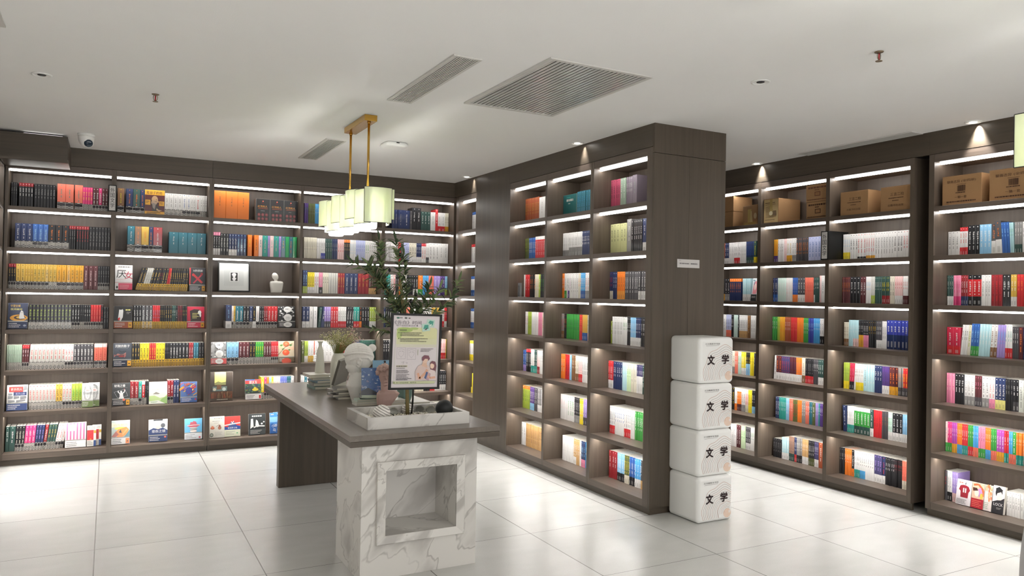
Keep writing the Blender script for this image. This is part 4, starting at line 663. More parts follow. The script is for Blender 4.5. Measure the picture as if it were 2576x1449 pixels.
def cv_fuji(a):
    a.r(0, 0, 1, 1, 'd8403c'); a.p([(.15, .4), (.42, .74), (.5, .68), (.58, .76), (.9, .4)], '4a5a84'); a.l([(.42, .74), (.5, .66), (.58, .76)], .03, 'e6e4e2'); a.p([(0, .3), (0, .5), (.3, .46), (.7, .56), (1, .5), (1, .3)], '2f4f94'); a.t('食刻夢之味', .2, .38, .09, 'e6e4e2', wide=.6); a.l([(0, .56), (.5, .62), (1, .66)], .05, 'e8e4e0')
    a.r(0, 0, 1, .34, 'd9dcc4'); a.lines(.08, .24, .6, 3, .07, .02, 'gy'); a.e(.8, .16, .06, .02, 'em')
def cv_inkdancer(a):
    a.r(0, 0, 1, 1, '3c3f40'); a.lines(.2, .86, .6, 1, .05, .06, 'gw'); a.p([(.1, .3), (.14, .76), (.26, .78), (.3, .4)], 'dcdcdc'); a.p([(.4, .45), (.44, .72), (.54, .66), (.62, .45), (.7, .4), (.5, .36)], 'e6e6e6'); a.l([(.3, .35), (.5, .42), (.95, .4)], .06, 'd8d8d8'); a.e(.78, .52, .06, .04, 'e6e6e6'); a.e(.9, .6, .05, .03, 'e6e6e6'); a.r(0, 0, 1, .28, '4a4e50'); a.lines(.1, .2, .7, 4, .05, .02, 'gw')
def cv_littleprince(a):
    a.r(0, 0, 1, 1, '3f7fc4'); a.r(0, .55, 1, .8, '7fb4dc'); a.lines(.15, .9, .6, 1, .05, .04, 'gw'); a.p([(0, 0), (0, .45), (.4, .5), (1, .38), (1, 0)], '2c5fa4'); a.t('小', .25, .3, .16, 'e6e4e2'); a.t('游', .6, .32, .14, 'e6e4e2'); a.t('乌', .4, .1, .15, 'e6e4e2')
def cv_chestnut(a):
    a.r(0, 0, 1, 1, '26262a'); a.e(.5, .9, .05, .03, 'co'); a.l([(.5, .88), (.4, .8), (.6, .8)], .01, 'dr'); a.t('红顶商人', .12, .62, .1, 'yo', wide=.7); a.lines(.15, .56, .7, 1, .05, .03, 'ru', False); a.lines(.35, .46, .3, 1, .05, .03, 'gy')
    for i in range(3):
        for j in range(2): a.e(.22+i*.27, .3-j*.18, .11, .075, '8a3f44'); a.e(.22+i*.27, .31-j*.18, .07, .04, 'a4545a')
def cv_tealbox(a): a.r(0, 0, 1, 1, '1f5f60'); a.lines(.25, .86, .3, 1, .05, .03, 'te'); a.lines(.25, .7, .5, 1, .05, .1, 'gw', False); a.lines(.38, .58, .16, 1, .05, .04, 'gw'); a.lines(.4, .1, .2, 1, .05, .03, 'te')
def cv_floral(a):
    a.r(0, 0, 1, 1, 'e3ebe2')
    for i in range(70): a.e(random.random(), random.uniform(.35, 1), .035, .025, random.choice(['8fae9a', '5f8a84', 'c8dcd0', 'f2f4f0', 'd8a0a4']), 8)
    a.r(0, 0, 1, .33, 'eef0ee'); a.lines(.1, .24, .6, 2, .09, .025, 'gy')
def cv_pinkyouth(a):
    a.r(0, 0, 1, 1, 'dfe6ea'); a.p([(.2, .3), (.3, .8), (.7, .9), (1, .6), (.9, .3)], 'e8929a'); a.l([(.1, .9), (.4, .92), (.4, .7)], .03, 'tl'); a.e(.6, .62, .2, .15, 'f0d4cc'); a.r(0, 0, 1, .28, '26262a'); a.t('UPDATE', .15, .12, .08, 'e6e4e2', wide=.7)
def cv_tshirt(a):
    a.r(0, 0, 1, 1, 'e4dcdf'); a.lines(.15, .86, .4, 1, .05, .04, 'co'); a.l([(.55, .82), (.6, .92), (.6, .82)], .02, '555555'); a.p([(.16, .6), (.24, .76), (.42, .8), (.6, .8), (.8, .76), (.92, .62), (.82, .52), (.8, .3), (.3, .3), (.28, .54)], '9c2434')
    a.r(.44, .5, .52, .68, 'e6e4e2'); a.r(.58, .5, .66, .68, 'e6e4e2'); a.lines(.06, .2, .7, 4, .05, .022, '777777')
def cv_comicred(a):
    a.r(0, 0, 1, 1, 'e2b49c'); a.l([(.1, .9), (.5, .95), (.9, .75), (.9, .5)], .08, 'd8643c'); a.p([(.3, .7), (.7, .84), (.9, .6), (.6, .44), (.5, .6)], 'b88ac0'); a.e(.4, .6, .18, .14, 'efd8c4'); a.p([(.05, .8), (.4, .8), (.5, .7), (.1, .66)], '4a2c24'); a.e(.8, .5, .12, .12, 'd8b44c'); a.r(0, 0, 1, .38, 'b42434'); a.lines(.1, .28, .8, 4, .07, .025, 'co')
def cv_comicpeach(a):
    a.r(0, 0, 1, 1, 'e8dcd8')
    for i in range(26): a.e(random.uniform(.05, .95), random.uniform(.42, .98), .1, .07, random.choice(['ea9a6c', 'f0b48c', 'd8744c', 'f4ccac']), 9)
    a.lines(.1, .3, .6, 4, .07, .03, 'gr')
def cv_blackink(a):
    a.r(0, 0, 1, 1, 'e8dedc'); a.e(.5, .76, .3, .18, '26262a'); a.e(.56, .62, .24, .2, 'ecd2c8'); a.p([(.2, .9), (.5, .98), (.85, .86), (.6, .78), (.3, .72)], '1f1f22'); a.p([(0, 0), (0, .4), (.4, .48), (.7, .5), (1, .6), (1, 0)], '2b2a2e'); a.t('LOCK', .12, .28, .1, 'e6e4e2', wide=.8); a.lines(.4, .2, .5, 2, .04, .012, 'gw')
FACE_LABEL = dict(sage='yellow and maroon book with bald bearded sage in profile', female='white book with big black and pink title and pink belt', xcross='black book with crossed red brushes under its white title',
 ghost='dark blue book with white ghost on an orange ring', penguin='black shrink-wrapped book with white penguin shape and red belt', redroom='crimson book with dark shape and white hand',
 bubbles='black and white bubble-patterned book with speech balloon title', bubblegrey='silver bubble-patterned book with red belt', eyeshadow='slate grey book with wisps of hair over lips', persimmon='cream book with two orange persimmons and leaves',
 heartmap='white book with red title block and navy belt', linedface='white book with line-drawn face and green belt', glassdeath='black book with white figure inside a tilted frame', greenhill='pale book with green hills and no belt',
 rainbowroad='small book with orange and blue brushstrokes', boxset='tall brown box set with pale yellow panel', pond='red-topped book with yellow fish over dark pond', pinkstripe='pink and white striped book',
 redletter='white book with big red square', whitebird='book with orange bird and pale title strip', sadmirror='navy and white book with portrait under a black clip', hatwoman='sky blue book with woman in a wide crimson hat',
 monkeys='cream book with two small brown animals', fuji='red and blue book with mountain and cream belt', inkdancer='black book with white ink figure', littleprince='blue book with handwritten white title, half behind table panel',
 chestnut='black box set with orange title and six red discs', tealbox='dark teal boxed set lying face forward', floral='white floral book standing behind the vases', pinkyouth='pink and grey comic at bay end beside black section', tshirt='pale book with dark red football shirt',
 comicred='orange comic with red lower half', comicpeach='peach patterned comic half hidden', blackink='black and white comic with dark-haired youth')
FACE_OUT.append(('A', 2, '3', 1.83, 1, .1, .2, 'floral'))
def face_book(name, w, h, t=.022):
    """body plus printed front; origin at lower front left corner"""
    g = Geo()
    if name == 'chestnut': t = .1
    if name in ('boxset', 'tealbox'): t = .07
    g.box(0, w, 0, t, 0, h, rgb('e4e0d6') if name not in ('chestnut', 'boxset', 'tealbox') else rgb('26262a' if name == 'chestnut' else '4a423c' if name == 'boxset' else '1f5f60'), skip='f')
    g.box(-.0006, w+.0006, -.0006, .0008, 0, h+.0006, rgb('d8d4cc')); g.box(-.0006, w+.0006, t-.0008, t+.0006, 0, h+.0006, rgb('b8b4ac')); g.box(-.0012, .0004, 0, t, 0, h, rgb('9a9690'))
    a = Art(w, h, 0, 0, -.0008, g=g); globals()['cv_'+name](a)
    return g
for wl, row, cell, a, n, d, h, name in FACE_OUT:
    off, rot = WALLS[wl]; z = Z0+DZ*row+.0006
    for i in range(n):
        o = face_book(name, d-.004, h).build('book', GLOSS if name in ('sage', 'penguin', 'bubblegrey', 'boxset', 'greenhill', 'inkdancer', 'whitebird', 'hatwoman', 'chestnut') else PRINT)
        lean = 0 if name in ('chestnut', 'tealbox', 'sage', 'xcross') else 9
        back = {'monkeys': -.02, 'ghost': -.01}.get(name, 0)
        px, oy = a+i*d+.002, off+back-(.03 if lean and row < 2 else 0)
        if name in ('linedface', 'littleprince', 'redletter') and n == 2: px, oy = a+i*d*.55, oy+i*.03
        if name in ('linedface', 'redletter'):
            pass
        lean = 3 if name == 'boxset' else lean; zz = z+sin(radians(lean))*(.07 if name == 'boxset' else .0235)
        o.location = (px, oy, zz) if wl == 'A' else (oy, -px, zz)
        o.rotation_euler = (radians(-lean), 0, rot[2] if rot else 0)
        lb = FACE_LABEL[name]
        if n > 1: lb = {0: 'front ' if name != 'chestnut' else 'leftmost ', 1: 'rear ' if name != 'chestnut' else 'middle ', 2: 'rightmost '}[i]+lb
        tag(o, ' '.join((lb+f", {CELLN[wl+cell]}").split()[:16]), 'book', 'books displayed face out')

# ------------------------------------------------------------------ ceiling fixtures
def vent(x0, x1, y0, y1, n, label, cat='vent', fr=.018, refl=False):
    t = thing('ceiling_vent', label, cat, (0, 0, 0))
    bx(x0+fr, x1-fr, y0+fr, y1-fr, HC-.0016, HC-.0006).build('backing', mat('reflective_sheet', 'a3a5a2', .18, metal=.7, bump=.6, bscale=9) if refl else DARKV, t)  # added sheet: dark for duct shade, reflective to mirror the bright floor
    g = Geo()
    for a in ((x0, x0+fr, y0, y1), (x1-fr, x1, y0, y1), (x0+fr, x1-fr, y0, y0+fr), (x0+fr, x1-fr, y1-fr, y1)): g.box(*a, HC-.009, HC-.0004)
    g.build('frame', GRILLE, t, bevel=.001)
    g = Geo(); st = (x1-x0-2*fr)/n
    for i in range(n):
        x = x0+fr+i*st
        if refl: g.box(x+st*.12, x+st*.8, y0+fr, y1-fr, HC-.0065, HC-.004)
        else: g.box(x+st*.12, x+st*.62, y0+fr, y1-fr, HC-.008, HC-.002)
    g.build('slats', mat('brushed_slat', 'e4e5e3', .22, metal=.3) if refl else GRILLE, t)
vent(1.503, 1.663, 3.467, 4.50, 10, 'narrow slotted air vent in the ceiling nearest the viewer')
vent(1.481, 1.645, 5.89, 6.885, 10, 'narrow slotted air vent in the ceiling farther back, left of lamp')
vent(1.943, 2.592, 3.257, 4.315, 22, 'large square louvred return air panel in the ceiling', 'air panel', .026, True)
vent(4.957, 5.088, 3.35, 4.35, 8, 'slim air vent along the top of the right wall')
vent(-1.09, -.441, 3.12, 4.181, 22, 'louvred return air panel, only a corner at the top left', 'air panel', .026, True)
METAL = mat('dull_brass', '8f7f6a', .35, metal=.8); RED = mat('red_glass_bulb', 'a8141c', .2)
for x, y, lb in ((.234, 5.156, 'small fire sprinkler hanging from left part of the ceiling'), (3.253, 2.371, 'small fire sprinkler hanging from right part of the ceiling')):
    t = thing('sprinkler', lb, 'sprinkler', (x, y, HC))
    g = Geo(); g.lathe([(.022, -.0004), (.02, -.004), (.01, -.007)], 20); g.build('escutcheon', METAL, t)
    g = Geo()
    for s in (-1, 1): g.tube([(s*.008, 0, -.006), (s*.012, 0, -.018), (s*.01, 0, -.032), (0, 0, -.044)], .0022, 6)
    g.build('frame_arm', METAL, t)
    g = Geo(); g.lathe([(.003, -.04), (.004, -.025), (.003, -.008)], 10); g.build('bulb', RED, t)
    g = Geo(); g.lathe([(.0155, -.047), (.016, -.0445), (.003, -.043)], 20); g.build('deflector', METAL, t)
t = thing('security_camera', 'white dome security camera on the ceiling beside the wooden box', 'camera', (-.176, 6.79, HC))
g = Geo(); g.lathe([(.062, -.0004), (.062, -.012), (.058, -.02)], 32); g.build('base', WHITEP, t)
g = Geo(); g.lathe([(.056, -.018), (.057, -.034), (.052, -.06), (.04, -.083), (.02, -.097), (.003, -.1)], 32); g.build('housing', WHITEP, t)
ld = Vector((.176, -6.79, -1.15)).normalized(); ld = (ld+Vector((.12, 0, -.35))).normalized(); q = ld.to_track_quat('Z', 'Y')
g = Geo(); g.m = Matrix.Translation(Vector((.012, 0, -.058))+ld*.034) @ q.to_matrix().to_4x4(); g.lathe([(.036, -.02), (.036, .004), (.033, .01), (.031, .006)], 28); g.build('collar', WHITEP, t)
g = Geo(); g.m = Matrix.Translation(Vector((.012, 0, -.058))+ld*.034) @ q.to_matrix().to_4x4(); g.lathe([(.031, .002), (.031, .009), (.022, .016), (.004, .019)], 28, col=rgb('2a3440')); o = g.build('lens', mat('camera_lens_glass', '2b3947', .1), t)
t = thing('smoke_detector', 'flat rounded white disc unit on the ceiling right of the lamp', 'detector', (2.006, 5.807, HC))
g = Geo()
def sq(r, z, e=.45): return [(r*math.copysign(abs(cos(2*pi*k/40))**e, cos(2*pi*k/40)), r*math.copysign(abs(sin(2*pi*k/40))**e, sin(2*pi*k/40)), z) for k in range(40)]
g.loft([sq(.085, -.0004), sq(.093, -.006), sq(.1, -.02), sq(.092, -.032), sq(.07, -.037), sq(.01, -.039)]); g.build('shell', WHITEP, t)
bx(-.012, .012, -.101, -.097, -.014, -.007).build('port', BLACKM, t)

# ------------------------------------------------------------------ pendant lamp of overlapping curved glass
GOLD = mat('brushed_gold', 'c49a4a', .22, metal=1, var=.04); DKE = mat('dark_edge_metal', '1c1a18', .4)
def shade_mat():
    m = bpy.data.materials.new('pale_green_glass'); m.use_nodes = True; nt = m.node_tree; N = nt.nodes; Lk = nt.links; N.remove(N['Principled BSDF']); out = N['Material Output']
    d = N.new('ShaderNodeBsdfDiffuse'); tr = N.new('ShaderNodeBsdfTranslucent'); gl = N.new('ShaderNodeBsdfGlossy'); gl.inputs['Roughness'].default_value = .12
    tc = N.new('ShaderNodeTexCoord'); nz = N.new('ShaderNodeTexNoise'); nz.inputs['Scale'].default_value = 5; Lk.new(tc.outputs['Object'], nz.inputs['Vector'])
    cr = N.new('ShaderNodeValToRGB'); cr.color_ramp.elements[0].color = (*rgb('e2e5c6'), 1); cr.color_ramp.elements[1].color = (*rgb('eef3e0'), 1); Lk.new(nz.outputs['Fac'], cr.inputs[0])
    for n in (d, tr): Lk.new(cr.outputs[0], n.inputs['Color'])
    m1 = N.new('ShaderNodeMixShader'); m1.inputs[0].default_value = .6; Lk.new(d.outputs[0], m1.inputs[1]); Lk.new(tr.outputs[0], m1.inputs[2])
    m2 = N.new('ShaderNodeMixShader'); m2.inputs[0].default_value = .08; Lk.new(m1.outputs[0], m2.inputs[1]); Lk.new(gl.outputs[0], m2.inputs[2])
    em = N.new('ShaderNodeEmission'); em.inputs[1].default_value = .05; Lk.new(cr.outputs[0], em.inputs[0]); ad = N.new('ShaderNodeAddShader'); Lk.new(m2.outputs[0], ad.inputs[0]); Lk.new(em.outputs[0], ad.inputs[1]); Lk.new(ad.outputs[0], out.inputs[0])
    return m
SHADE = shade_mat(); BULB = mat('led_bulb', 'ffffff', emit=(1, .99, .93), estr=CHAND_POWER)
def panel(t, c, ang, w, h, z0, bow=.02):
    """one bowed glass pane: centre c (x,y) local, facing direction ang, width w, height h"""
    ca, sa = cos(ang), sin(ang); P = lambda u, d, z: (c[0]+ca*d-sa*u, c[1]+sa*d+ca*u, z)
    n = 8; g = Geo()
    f = [[P(-w/2+w*i/n, bow*(1-(2*i/n-1)**2), z) for i in range(n+1)] for z in (z0, z0+h)]; b = [[P(-w/2+w*i/n, bow*(1-(2*i/n-1)**2)-.003, z) for i in range(n+1)] for z in (z0, z0+h)]
    for i in range(n):
        g.face([f[0][i], f[0][i+1], f[1][i+1], f[1][i]], smooth=True); g.face([b[0][i+1], b[0][i], b[1][i], b[1][i+1]], smooth=True)
    o = g.build('glass_shade', SHADE, t)
    g = Geo(); r = .0022
    for z in (z0, z0+h): g.tube([P(-w/2+w*i/n, bow*(1-(2*i/n-1)**2)-.0015, z) for i in range(n+1)], r, 5)
    for u in (-w/2, w/2): g.tube([P(u, -.0015, z0), P(u, -.0015, z0+h)], r, 5)
    e = g.build('rim', DKE, o)
def chandelier(label, loc, lights=True):
    t = thing('pendant_lamp', label, 'pendant lamp', loc)
    bx(-.044, .044, -.25, .25, -.042, -.0004).build('canopy', GOLD, t, bevel=.002)
    for y in (-.205, .23):
        g = Geo(); g.lathe([(.012, -.052), (.012, -.042)], 16, (0, y, 0)); g.tube([(0, y, -.04), (0, y, -.56)], .0085, 10); g.build('rod', GOLD, t)
    g = Geo(); g.box(-.05, .05, -.42, .48, -.562, -.552); g.box(-.008, .008, -.42, .48, -.60, -.56); g.build('inner_frame', GOLD, t)
    z = -.525-.225
    for i in range(6):      # long sides: panes alternate near and far, high and low
        y = -.37+i*.182; k = i % 2
        for s in (-1, 1):
            panel(t, (s*(.085+.02*k), y), -.28 if s > 0 else pi+.28, .165 if k else .19, .195 if k else .225, z+.045*(k)-.0, .016)
    panel(t, (-.012, -.475), -pi/2, .185, .228, z+.002, .022); panel(t, (.062, -.45), -pi/2, .09, .2, z+.028, .006)
    panel(t, (0, .585), pi/2, .185, .225, z, .022)
    for i in range(5):      # bright inner diffusers below the shades
        y = -.33+i*.2; g = Geo(); g.lathe([(.052, z+.03), (.058, z+.01), (.056, z-.022), (.05, z-.03)], 20, (-.03+.02*(i % 2), y, 0)); g.build('lower_diffuser', mat('lit_frosted_glass', 'ffffff', emit=(1, 1, .97), estr=1.4) if i == 0 else bpy.data.materials['lit_frosted_glass'], t)
    for i in range(6):
        g = Geo(); g.lathe([(.003, z+.06), (.014, z+.07), (.014, z+.16), (.003, z+.17)], 12, (0, -.38+i*.17, 0)); g.build('bulb', BULB, t)
    return t
chandelier('gold pendant lamp of overlapping pale green glass shades over the long table', (1.545, 5.2, HC))
chandelier('pendant lamp at the right edge, only one shade end in view', (3.045, .95, HC))

# ------------------------------------------------------------------ cartons, section signs, picture, bust, cubes
CARD = mat('corrugated_cardboard', 'ab855d', .8, bump=.15, bscale=90, var=.06, vscale=5); TAPE = mat('parcel_tape', 'c9a468', .2)
def carton(label, y1, y0, z0, h, depth, lines, dx=.05, rz=0, group='cardboard cartons on the top shelves', colr='4a3022', tape=True):
    """a closed carton whose printed front faces -x; y1 is its left end as seen"""
    w = y1-y0; t = thing('cardboard_box', label, 'box', (XC+dx, y1, z0), (0, 0, -pi/2+radians(rz)), group)
    g = Geo(); g.box(0, w, 0, depth, 0, h-.002); g.build('body', CARD, t, bevel=.003)
    g = Geo(); g.box(.001, w-.001, .001, depth/2-.001, h-.002, h+.0008); g.box(.001, w-.001, depth/2+.001, depth-.001, h-.002, h+.0008); g.build('flap', CARD, t)
    if tape: bx(-.0008, w+.0008, depth/2-.022, depth/2+.022, h+.0009, h+.0014).build('tape', TAPE, t)
    a = Art(w, h, 0, 0, -.0006); lines(a, colr)
    a.build('print', MATTE, t)
    return t
def pr_four(a, c):
    a.t('聊斋志异', .13, .75, .1, c, wide=.33); a.t('(全四册)', .5, .75, .1, c, wide=.36)
    a.l([(.38, .7), (.62, .7)], .01, c); u = .4
    while u < .6: w = random.choice((.006, .01, .014)); a.r(u, .46, u+w, .66, c); u += w+.008
    a.lines(.36, .4, .28, 1, .05, .03, c); a.t('一箱一套', .34, .22, .09, c, wide=.3); a.lines(.13, .1, .74, 1, .05, .04, c, False)
def pr_three(a, c): a.t('三言二拍', .32, .62, .13, c, wide=.42); a.lines(.26, .52, .48, 1, .05, .03, c, False); a.lines(.38, .42, .24, 1, .05, .025, c); a.t('古籍书社出版', .24, .2, .09, c, wide=.5)
def pr_small(a, c): a.lines(.1, .78, .85, 1, .05, .1, c, False); a.lines(.4, .66, .3, 1, .05, .06, c); a.r(.4, .32, .66, .58, c); a.r(.43, .36, .63, .54, 'a87c54'); a.lines(.06, .1, .9, 1, .05, .05, c, False)
def pr_label(a, c):
    a.p([(.03, .02), (.97, .02), (.97, .98), (.03, .98)], 'c9ae7c'); a.lines(.1, .82, .75, 1, .05, .03, c); a.l([(.12, .76), (.8, .77)], .012, c); a.lines(.15, .66, .6, 8, .06, .02, '6a543c'); a.r(.42, .3, .6, .98, 'b39a5c'); a.r(.62, .3, .85, .5, '7a6448'); a.e(.5, .4, .12, .09, 'd8cca8'); a.lines(.1, .12, .8, 1, .05, .02, c)
def pr_plain(a, c): a.lines(.1, .7, .4, 1, .05, .05, c); a.lines(.1, .25, .2, 1, .05, .06, c)
def pr_tape(a, c): a.r(.35, .1, .6, .8, 'cbb070'); a.p([(.5, .1), (.55, .7), (.62, .7), (.7, .1)], 'd9c48c'); a.r(.1, .04, .9, .16, 'b89a58'); a.e(.86, .45, .1, .15, 'd8c49a')
Z6 = Z0+DZ*6+.0006
carton('carton with brown title and barcode, leftmost on right edge top shelf', -2.978+.0, -3.249, Z6, .205, .25, pr_four) if 0 else None
def CB(label, sl, sr, z, h, d, pr, **k): return carton(label, -sl, -sr, z, h, d, pr, **k)
CB('clean printed carton with barcode, left one on right edge bookcase', -3.249, -2.978, Z6, .205, .24, pr_four)
CB('printed carton with barcode and crease, right one on right edge bookcase', -2.928, -2.62, Z6, .208, .24, pr_four)
CB('wide carton with brown title, left one above the white spines', -4.086, -3.836, Z6, .19, .2, pr_three)
CB('carton with brown title and tape, right one beside dark gap', -3.729, -3.475, Z6, .187, .24, pr_three)
CB('long carton with torn top and taped shipping label, middle bay', -4.872+.003, -4.70, Z6, .213, .27, pr_label, dx=.03)
CB('lower of two small printed cartons at right of middle bay', -4.42, -4.20, Z6, .142, .2, pr_small)
CB('upper of two small printed cartons at right of middle bay', -4.425, -4.205, Z6+.145, .14, .2, pr_small, colr='7a5040')
CB('lower carton of the stack just right of the wood-clad end', -5.44, -5.262, Z6, .146, .2, pr_plain)
CB('upper carton of the stack just right of the wood-clad end', -5.445, -5.26, Z6+.149, .14, .24, pr_plain)
CB('crumpled taped carton left of the long carton', -5.16, -4.96, Z6, .185, .18, pr_tape, rz=-6, dx=.07)

def section_sign(label, loc, rot, w, h, side):
    t = thing('section_sign', label, 'sign', loc, rot)
    bx(0, w, 0, .012, 0, h).build('front_block', BLACKM, t, bevel=.001)
    bx(w-.003, w, .0125, side, 0, h).build('side_cheek', BLACKM, t)
    bx(0, .003, .0125, side, 0, h).build('side_cheek', BLACKM, t)
    a = Art(w, h, 0, 0, -.0006); a.r(.13, .035, .87, .965, 'd4d2d0'); a.t('外国文学', .24, .9, .17, '26262a', vert=True, wide=.52)
    a.build('label_card', MATTE, t)
section_sign('black section sign with four stacked characters, back wall top shelf', (-.016, YA-.0135, Z6), None, .065, .232, .2)
section_sign('black box-like section sign with four stacked characters, right wall', (XC-.0135, 4.2175-.0005, Z0+DZ*5+.0006), ROT_R, .0725, .232, .24)
bpy.data.objects  # (signs slip over the dividers)

t = thing('picture_frame', 'square black frame with white mount and small bust silhouette', 'picture frame', (.915, 7.60, Z0+DZ*4+.0038), (radians(-7), 0, 0))
w, h = .29, .288; g = Geo(); f = .011
for q in ((0, w, 0, f), (0, w, h-f, h)): g.box(q[0], q[1], 0, .02, q[2], q[3])
for q in ((0, f), (w-f, w)): g.box(q[0], q[1], 0, .02, f, h-f)
g.build('moulding', BLACKM, t)
a = Art(w-2*f, h-2*f, f, f, .012); a.r(0, 0, 1, 1, 'dcdedd')
for i in range(9):
    m_ = .18+i*.022; a.l([(m_, m_), (1-m_, m_), (1-m_, 1-m_), (m_, 1-m_), (m_, m_)], .0035, 'a9adab')
a.r(.36, .33, .64, .67, 'f2f2f2'); a.r(.385, .35, .62, .65, '2b2b2d'); a.e(.5, .58, .075, .06, 'f0eef0'); a.p([(.44, .56), (.47, .47), (.43, .43), (.46, .38), (.47, .355), (.53, .355), (.55, .4), (.58, .45), (.53, .47), (.56, .56)], 'f0eef0')
a.build('print', PRINT, t)

def remeshed(g, name, m, parent, vox=.004, smooth=3, loc=(0, 0, 0), rot=None):
    o = g.build(name, m, parent, loc, rot); r = o.modifiers.new('remesh', 'REMESH'); r.mode = 'VOXEL'; r.voxel_size = vox; r.use_smooth_shade = True
    if smooth: s = o.modifiers.new('smooth', 'SMOOTH'); s.factor = .5; s.iterations = smooth
    return o
def rr(cx, cz, rx, ry, n=24, e=.6): return [(cx+rx*math.copysign(abs(cos(2*pi*k/n))**e, cos(2*pi*k/n)), ry*math.copysign(abs(sin(2*pi*k/n))**e, sin(2*pi*k/n)), cz) for k in range(n)]
CERAM = mat('matte_white_ceramic', 'e4e1da', .5, var=.01)
t = thing('mannequin_bust', 'small faceless white bust on the shelf beside framed picture', 'figurine', (1.455, 7.62, Z0+DZ*4+.0006))
g = Geo(); g.loft([rr(0, 0, .053, .03), rr(0, .02, .055, .033), rr(0, .07, .062, .035), rr(0, .095, .064, .034), rr(0, .108, .058, .028), rr(0, .113, .04, .02)])
g.tube([(-.006, 0, .1), (-.008, 0, .13)], [.019, .012], 16); g.m = Matrix.Translation((-.014, 0, .158)) @ Matrix.Rotation(radians(-25), 4, 'Y'); g.ball((0, 0, 0), .03, .029, .039)
remeshed(g, 'figure', CERAM, t, .003, 2)

# bookend
t = tag(bx(0, .055, 0, .06, 0, .003).build('bookend', GRILLE, None, (XB+.045, 6.1256, Z0+DZ*4+.0006), ROT_R), 'grey metal bookend with arched cutout, projecting run left bay', 'bookend')
g = Geo(); g.box(0, .008, 0, .012, .0031, .13); g.box(.047, .055, 0, .012, .0031, .13); g.box(.008, .047, 0, .012, .105, .13); g.box(.008, .047, .008, .01, .0031, .105); g.build('upright', mat('grey_painted_metal', '77777a', .4), t)

# cubes with printed character faces
CUBE = mat('frosted_white_plastic', 'efefed', .4, var=.008)
def cube(label, loc, s=.309):
    t = thing('printed_cube', label, 'cube', loc, None, 'stack of white printed cubes')
    o = bx(0, s, 0, s-.004, .0004, s-.0006).build('body', CUBE, t); b = o.modifiers.new('bevel', 'BEVEL'); b.width = .028; b.segments = 6
    for p in o.data.polygons: p.use_smooth = True
    o.data.update(); o.modifiers.new('wn', 'WEIGHTED_NORMAL')
    a = Art(s, s, 0, 0, -.0004, .00012)
    P0 = [(830, 1215), (790, 1050), (800, 920), (860, 780), (900, 640), (940, 530), (1010, 470), (1130, 430), (1240, 350), (1350, 295), (1430, 320), (1510, 380), (1595, 440)]
    P0 = [((x-690)/920, 1-(y-110)/1190) for x, y in P0]; F = (.9, .19)
    def sm(P):
        Q = []
        for i in range(len(P)-1):
            p0 = P[max(i-1, 0)]; p1 = P[i]; p2 = P[i+1]; p3 = P[min(i+2, len(P)-1)]
            for k in range(4):
                t_ = k/4; Q.append(tuple(.5*((2*p1[j])+(-p0[j]+p2[j])*t_+(2*p0[j]-5*p1[j]+4*p2[j]-p3[j])*t_*t_+(-p0[j]+3*p1[j]-3*p2[j]+p3[j])*t_**3) for j in (0, 1)))
        return Q+[P[-1]]
    a.e(F[0]-.06, F[1]-.03, .11, .10, 'ecd2c0')
    for k in range(15):
        s_ = 1-k*.062 if k < 10 else .42-(k-10)*.06
        wv = .02*sin(k*1.3)
        Pk = [(F[0]+(u-F[0])*s_+wv*(v-.2), F[1]+(v-F[1])*s_*(1-.02*k if v > .5 else 1)) for u, v in P0]
        Q = [(u, v) for u, v in sm(Pk) if .09 < u < .955 and .07 < v < .95]
        if k < 11: Q = [(Pk[0][0]+.012, .08)]+Q
        a.l(Q, .007 if k < 6 else .005, 'c99a86' if k % 3 == 0 else 'b5a29c', True)
    a.e(F[0], F[1], .032, .034, 'f1e7e2')
    a.t('江汉路新华书店', .15, .845, .035, '4a4444', wide=.42); a.l([(.17, .82), (.55, .828)], .005, '8a8080')
    global BOLD; BOLD = .035; a.t('文', .215, .405, .215, '2b1a1c', wide=.215); a.t('学', .63, .415, .21, '2b1a1c', wide=.21); BOLD = 0
    a.build('print', MATTE, t)
for k, lb in enumerate(('bottom cube of the white stack, standing on the floor', 'second cube up in the white stack', 'third cube up in the white stack', 'top cube of the white stack, against the wood-clad end')):
    cube(lb, (3.462+(.004, .0, -.003, .002)[k], 3.818+(.0, .002, -.001, .003)[k], .0005+.3095*k))

# name plate on the clad end
t = thing('wall_plate', 'small silver plate with two lines fixed to the wood-clad end', 'plate', (3.507, 4.108, 1.713))
bx(0, .203, 0, .003, 0, .059).build('plate_body', mat('brushed_acrylic', 'c9c6c4', .25, metal=.1), t, bevel=.0008)
a = Art(.203, .059, 0, 0, -.0004); a.lines(.06, .82, .16, 1, .05, .05, '8a7f86'); a.lines(.1, .42, .42, 1, .05, .14, '7a7678', False); a.lines(.6, .42, .3, 1, .05, .14, '6a6668', False); a.build('print', MATTE, t)

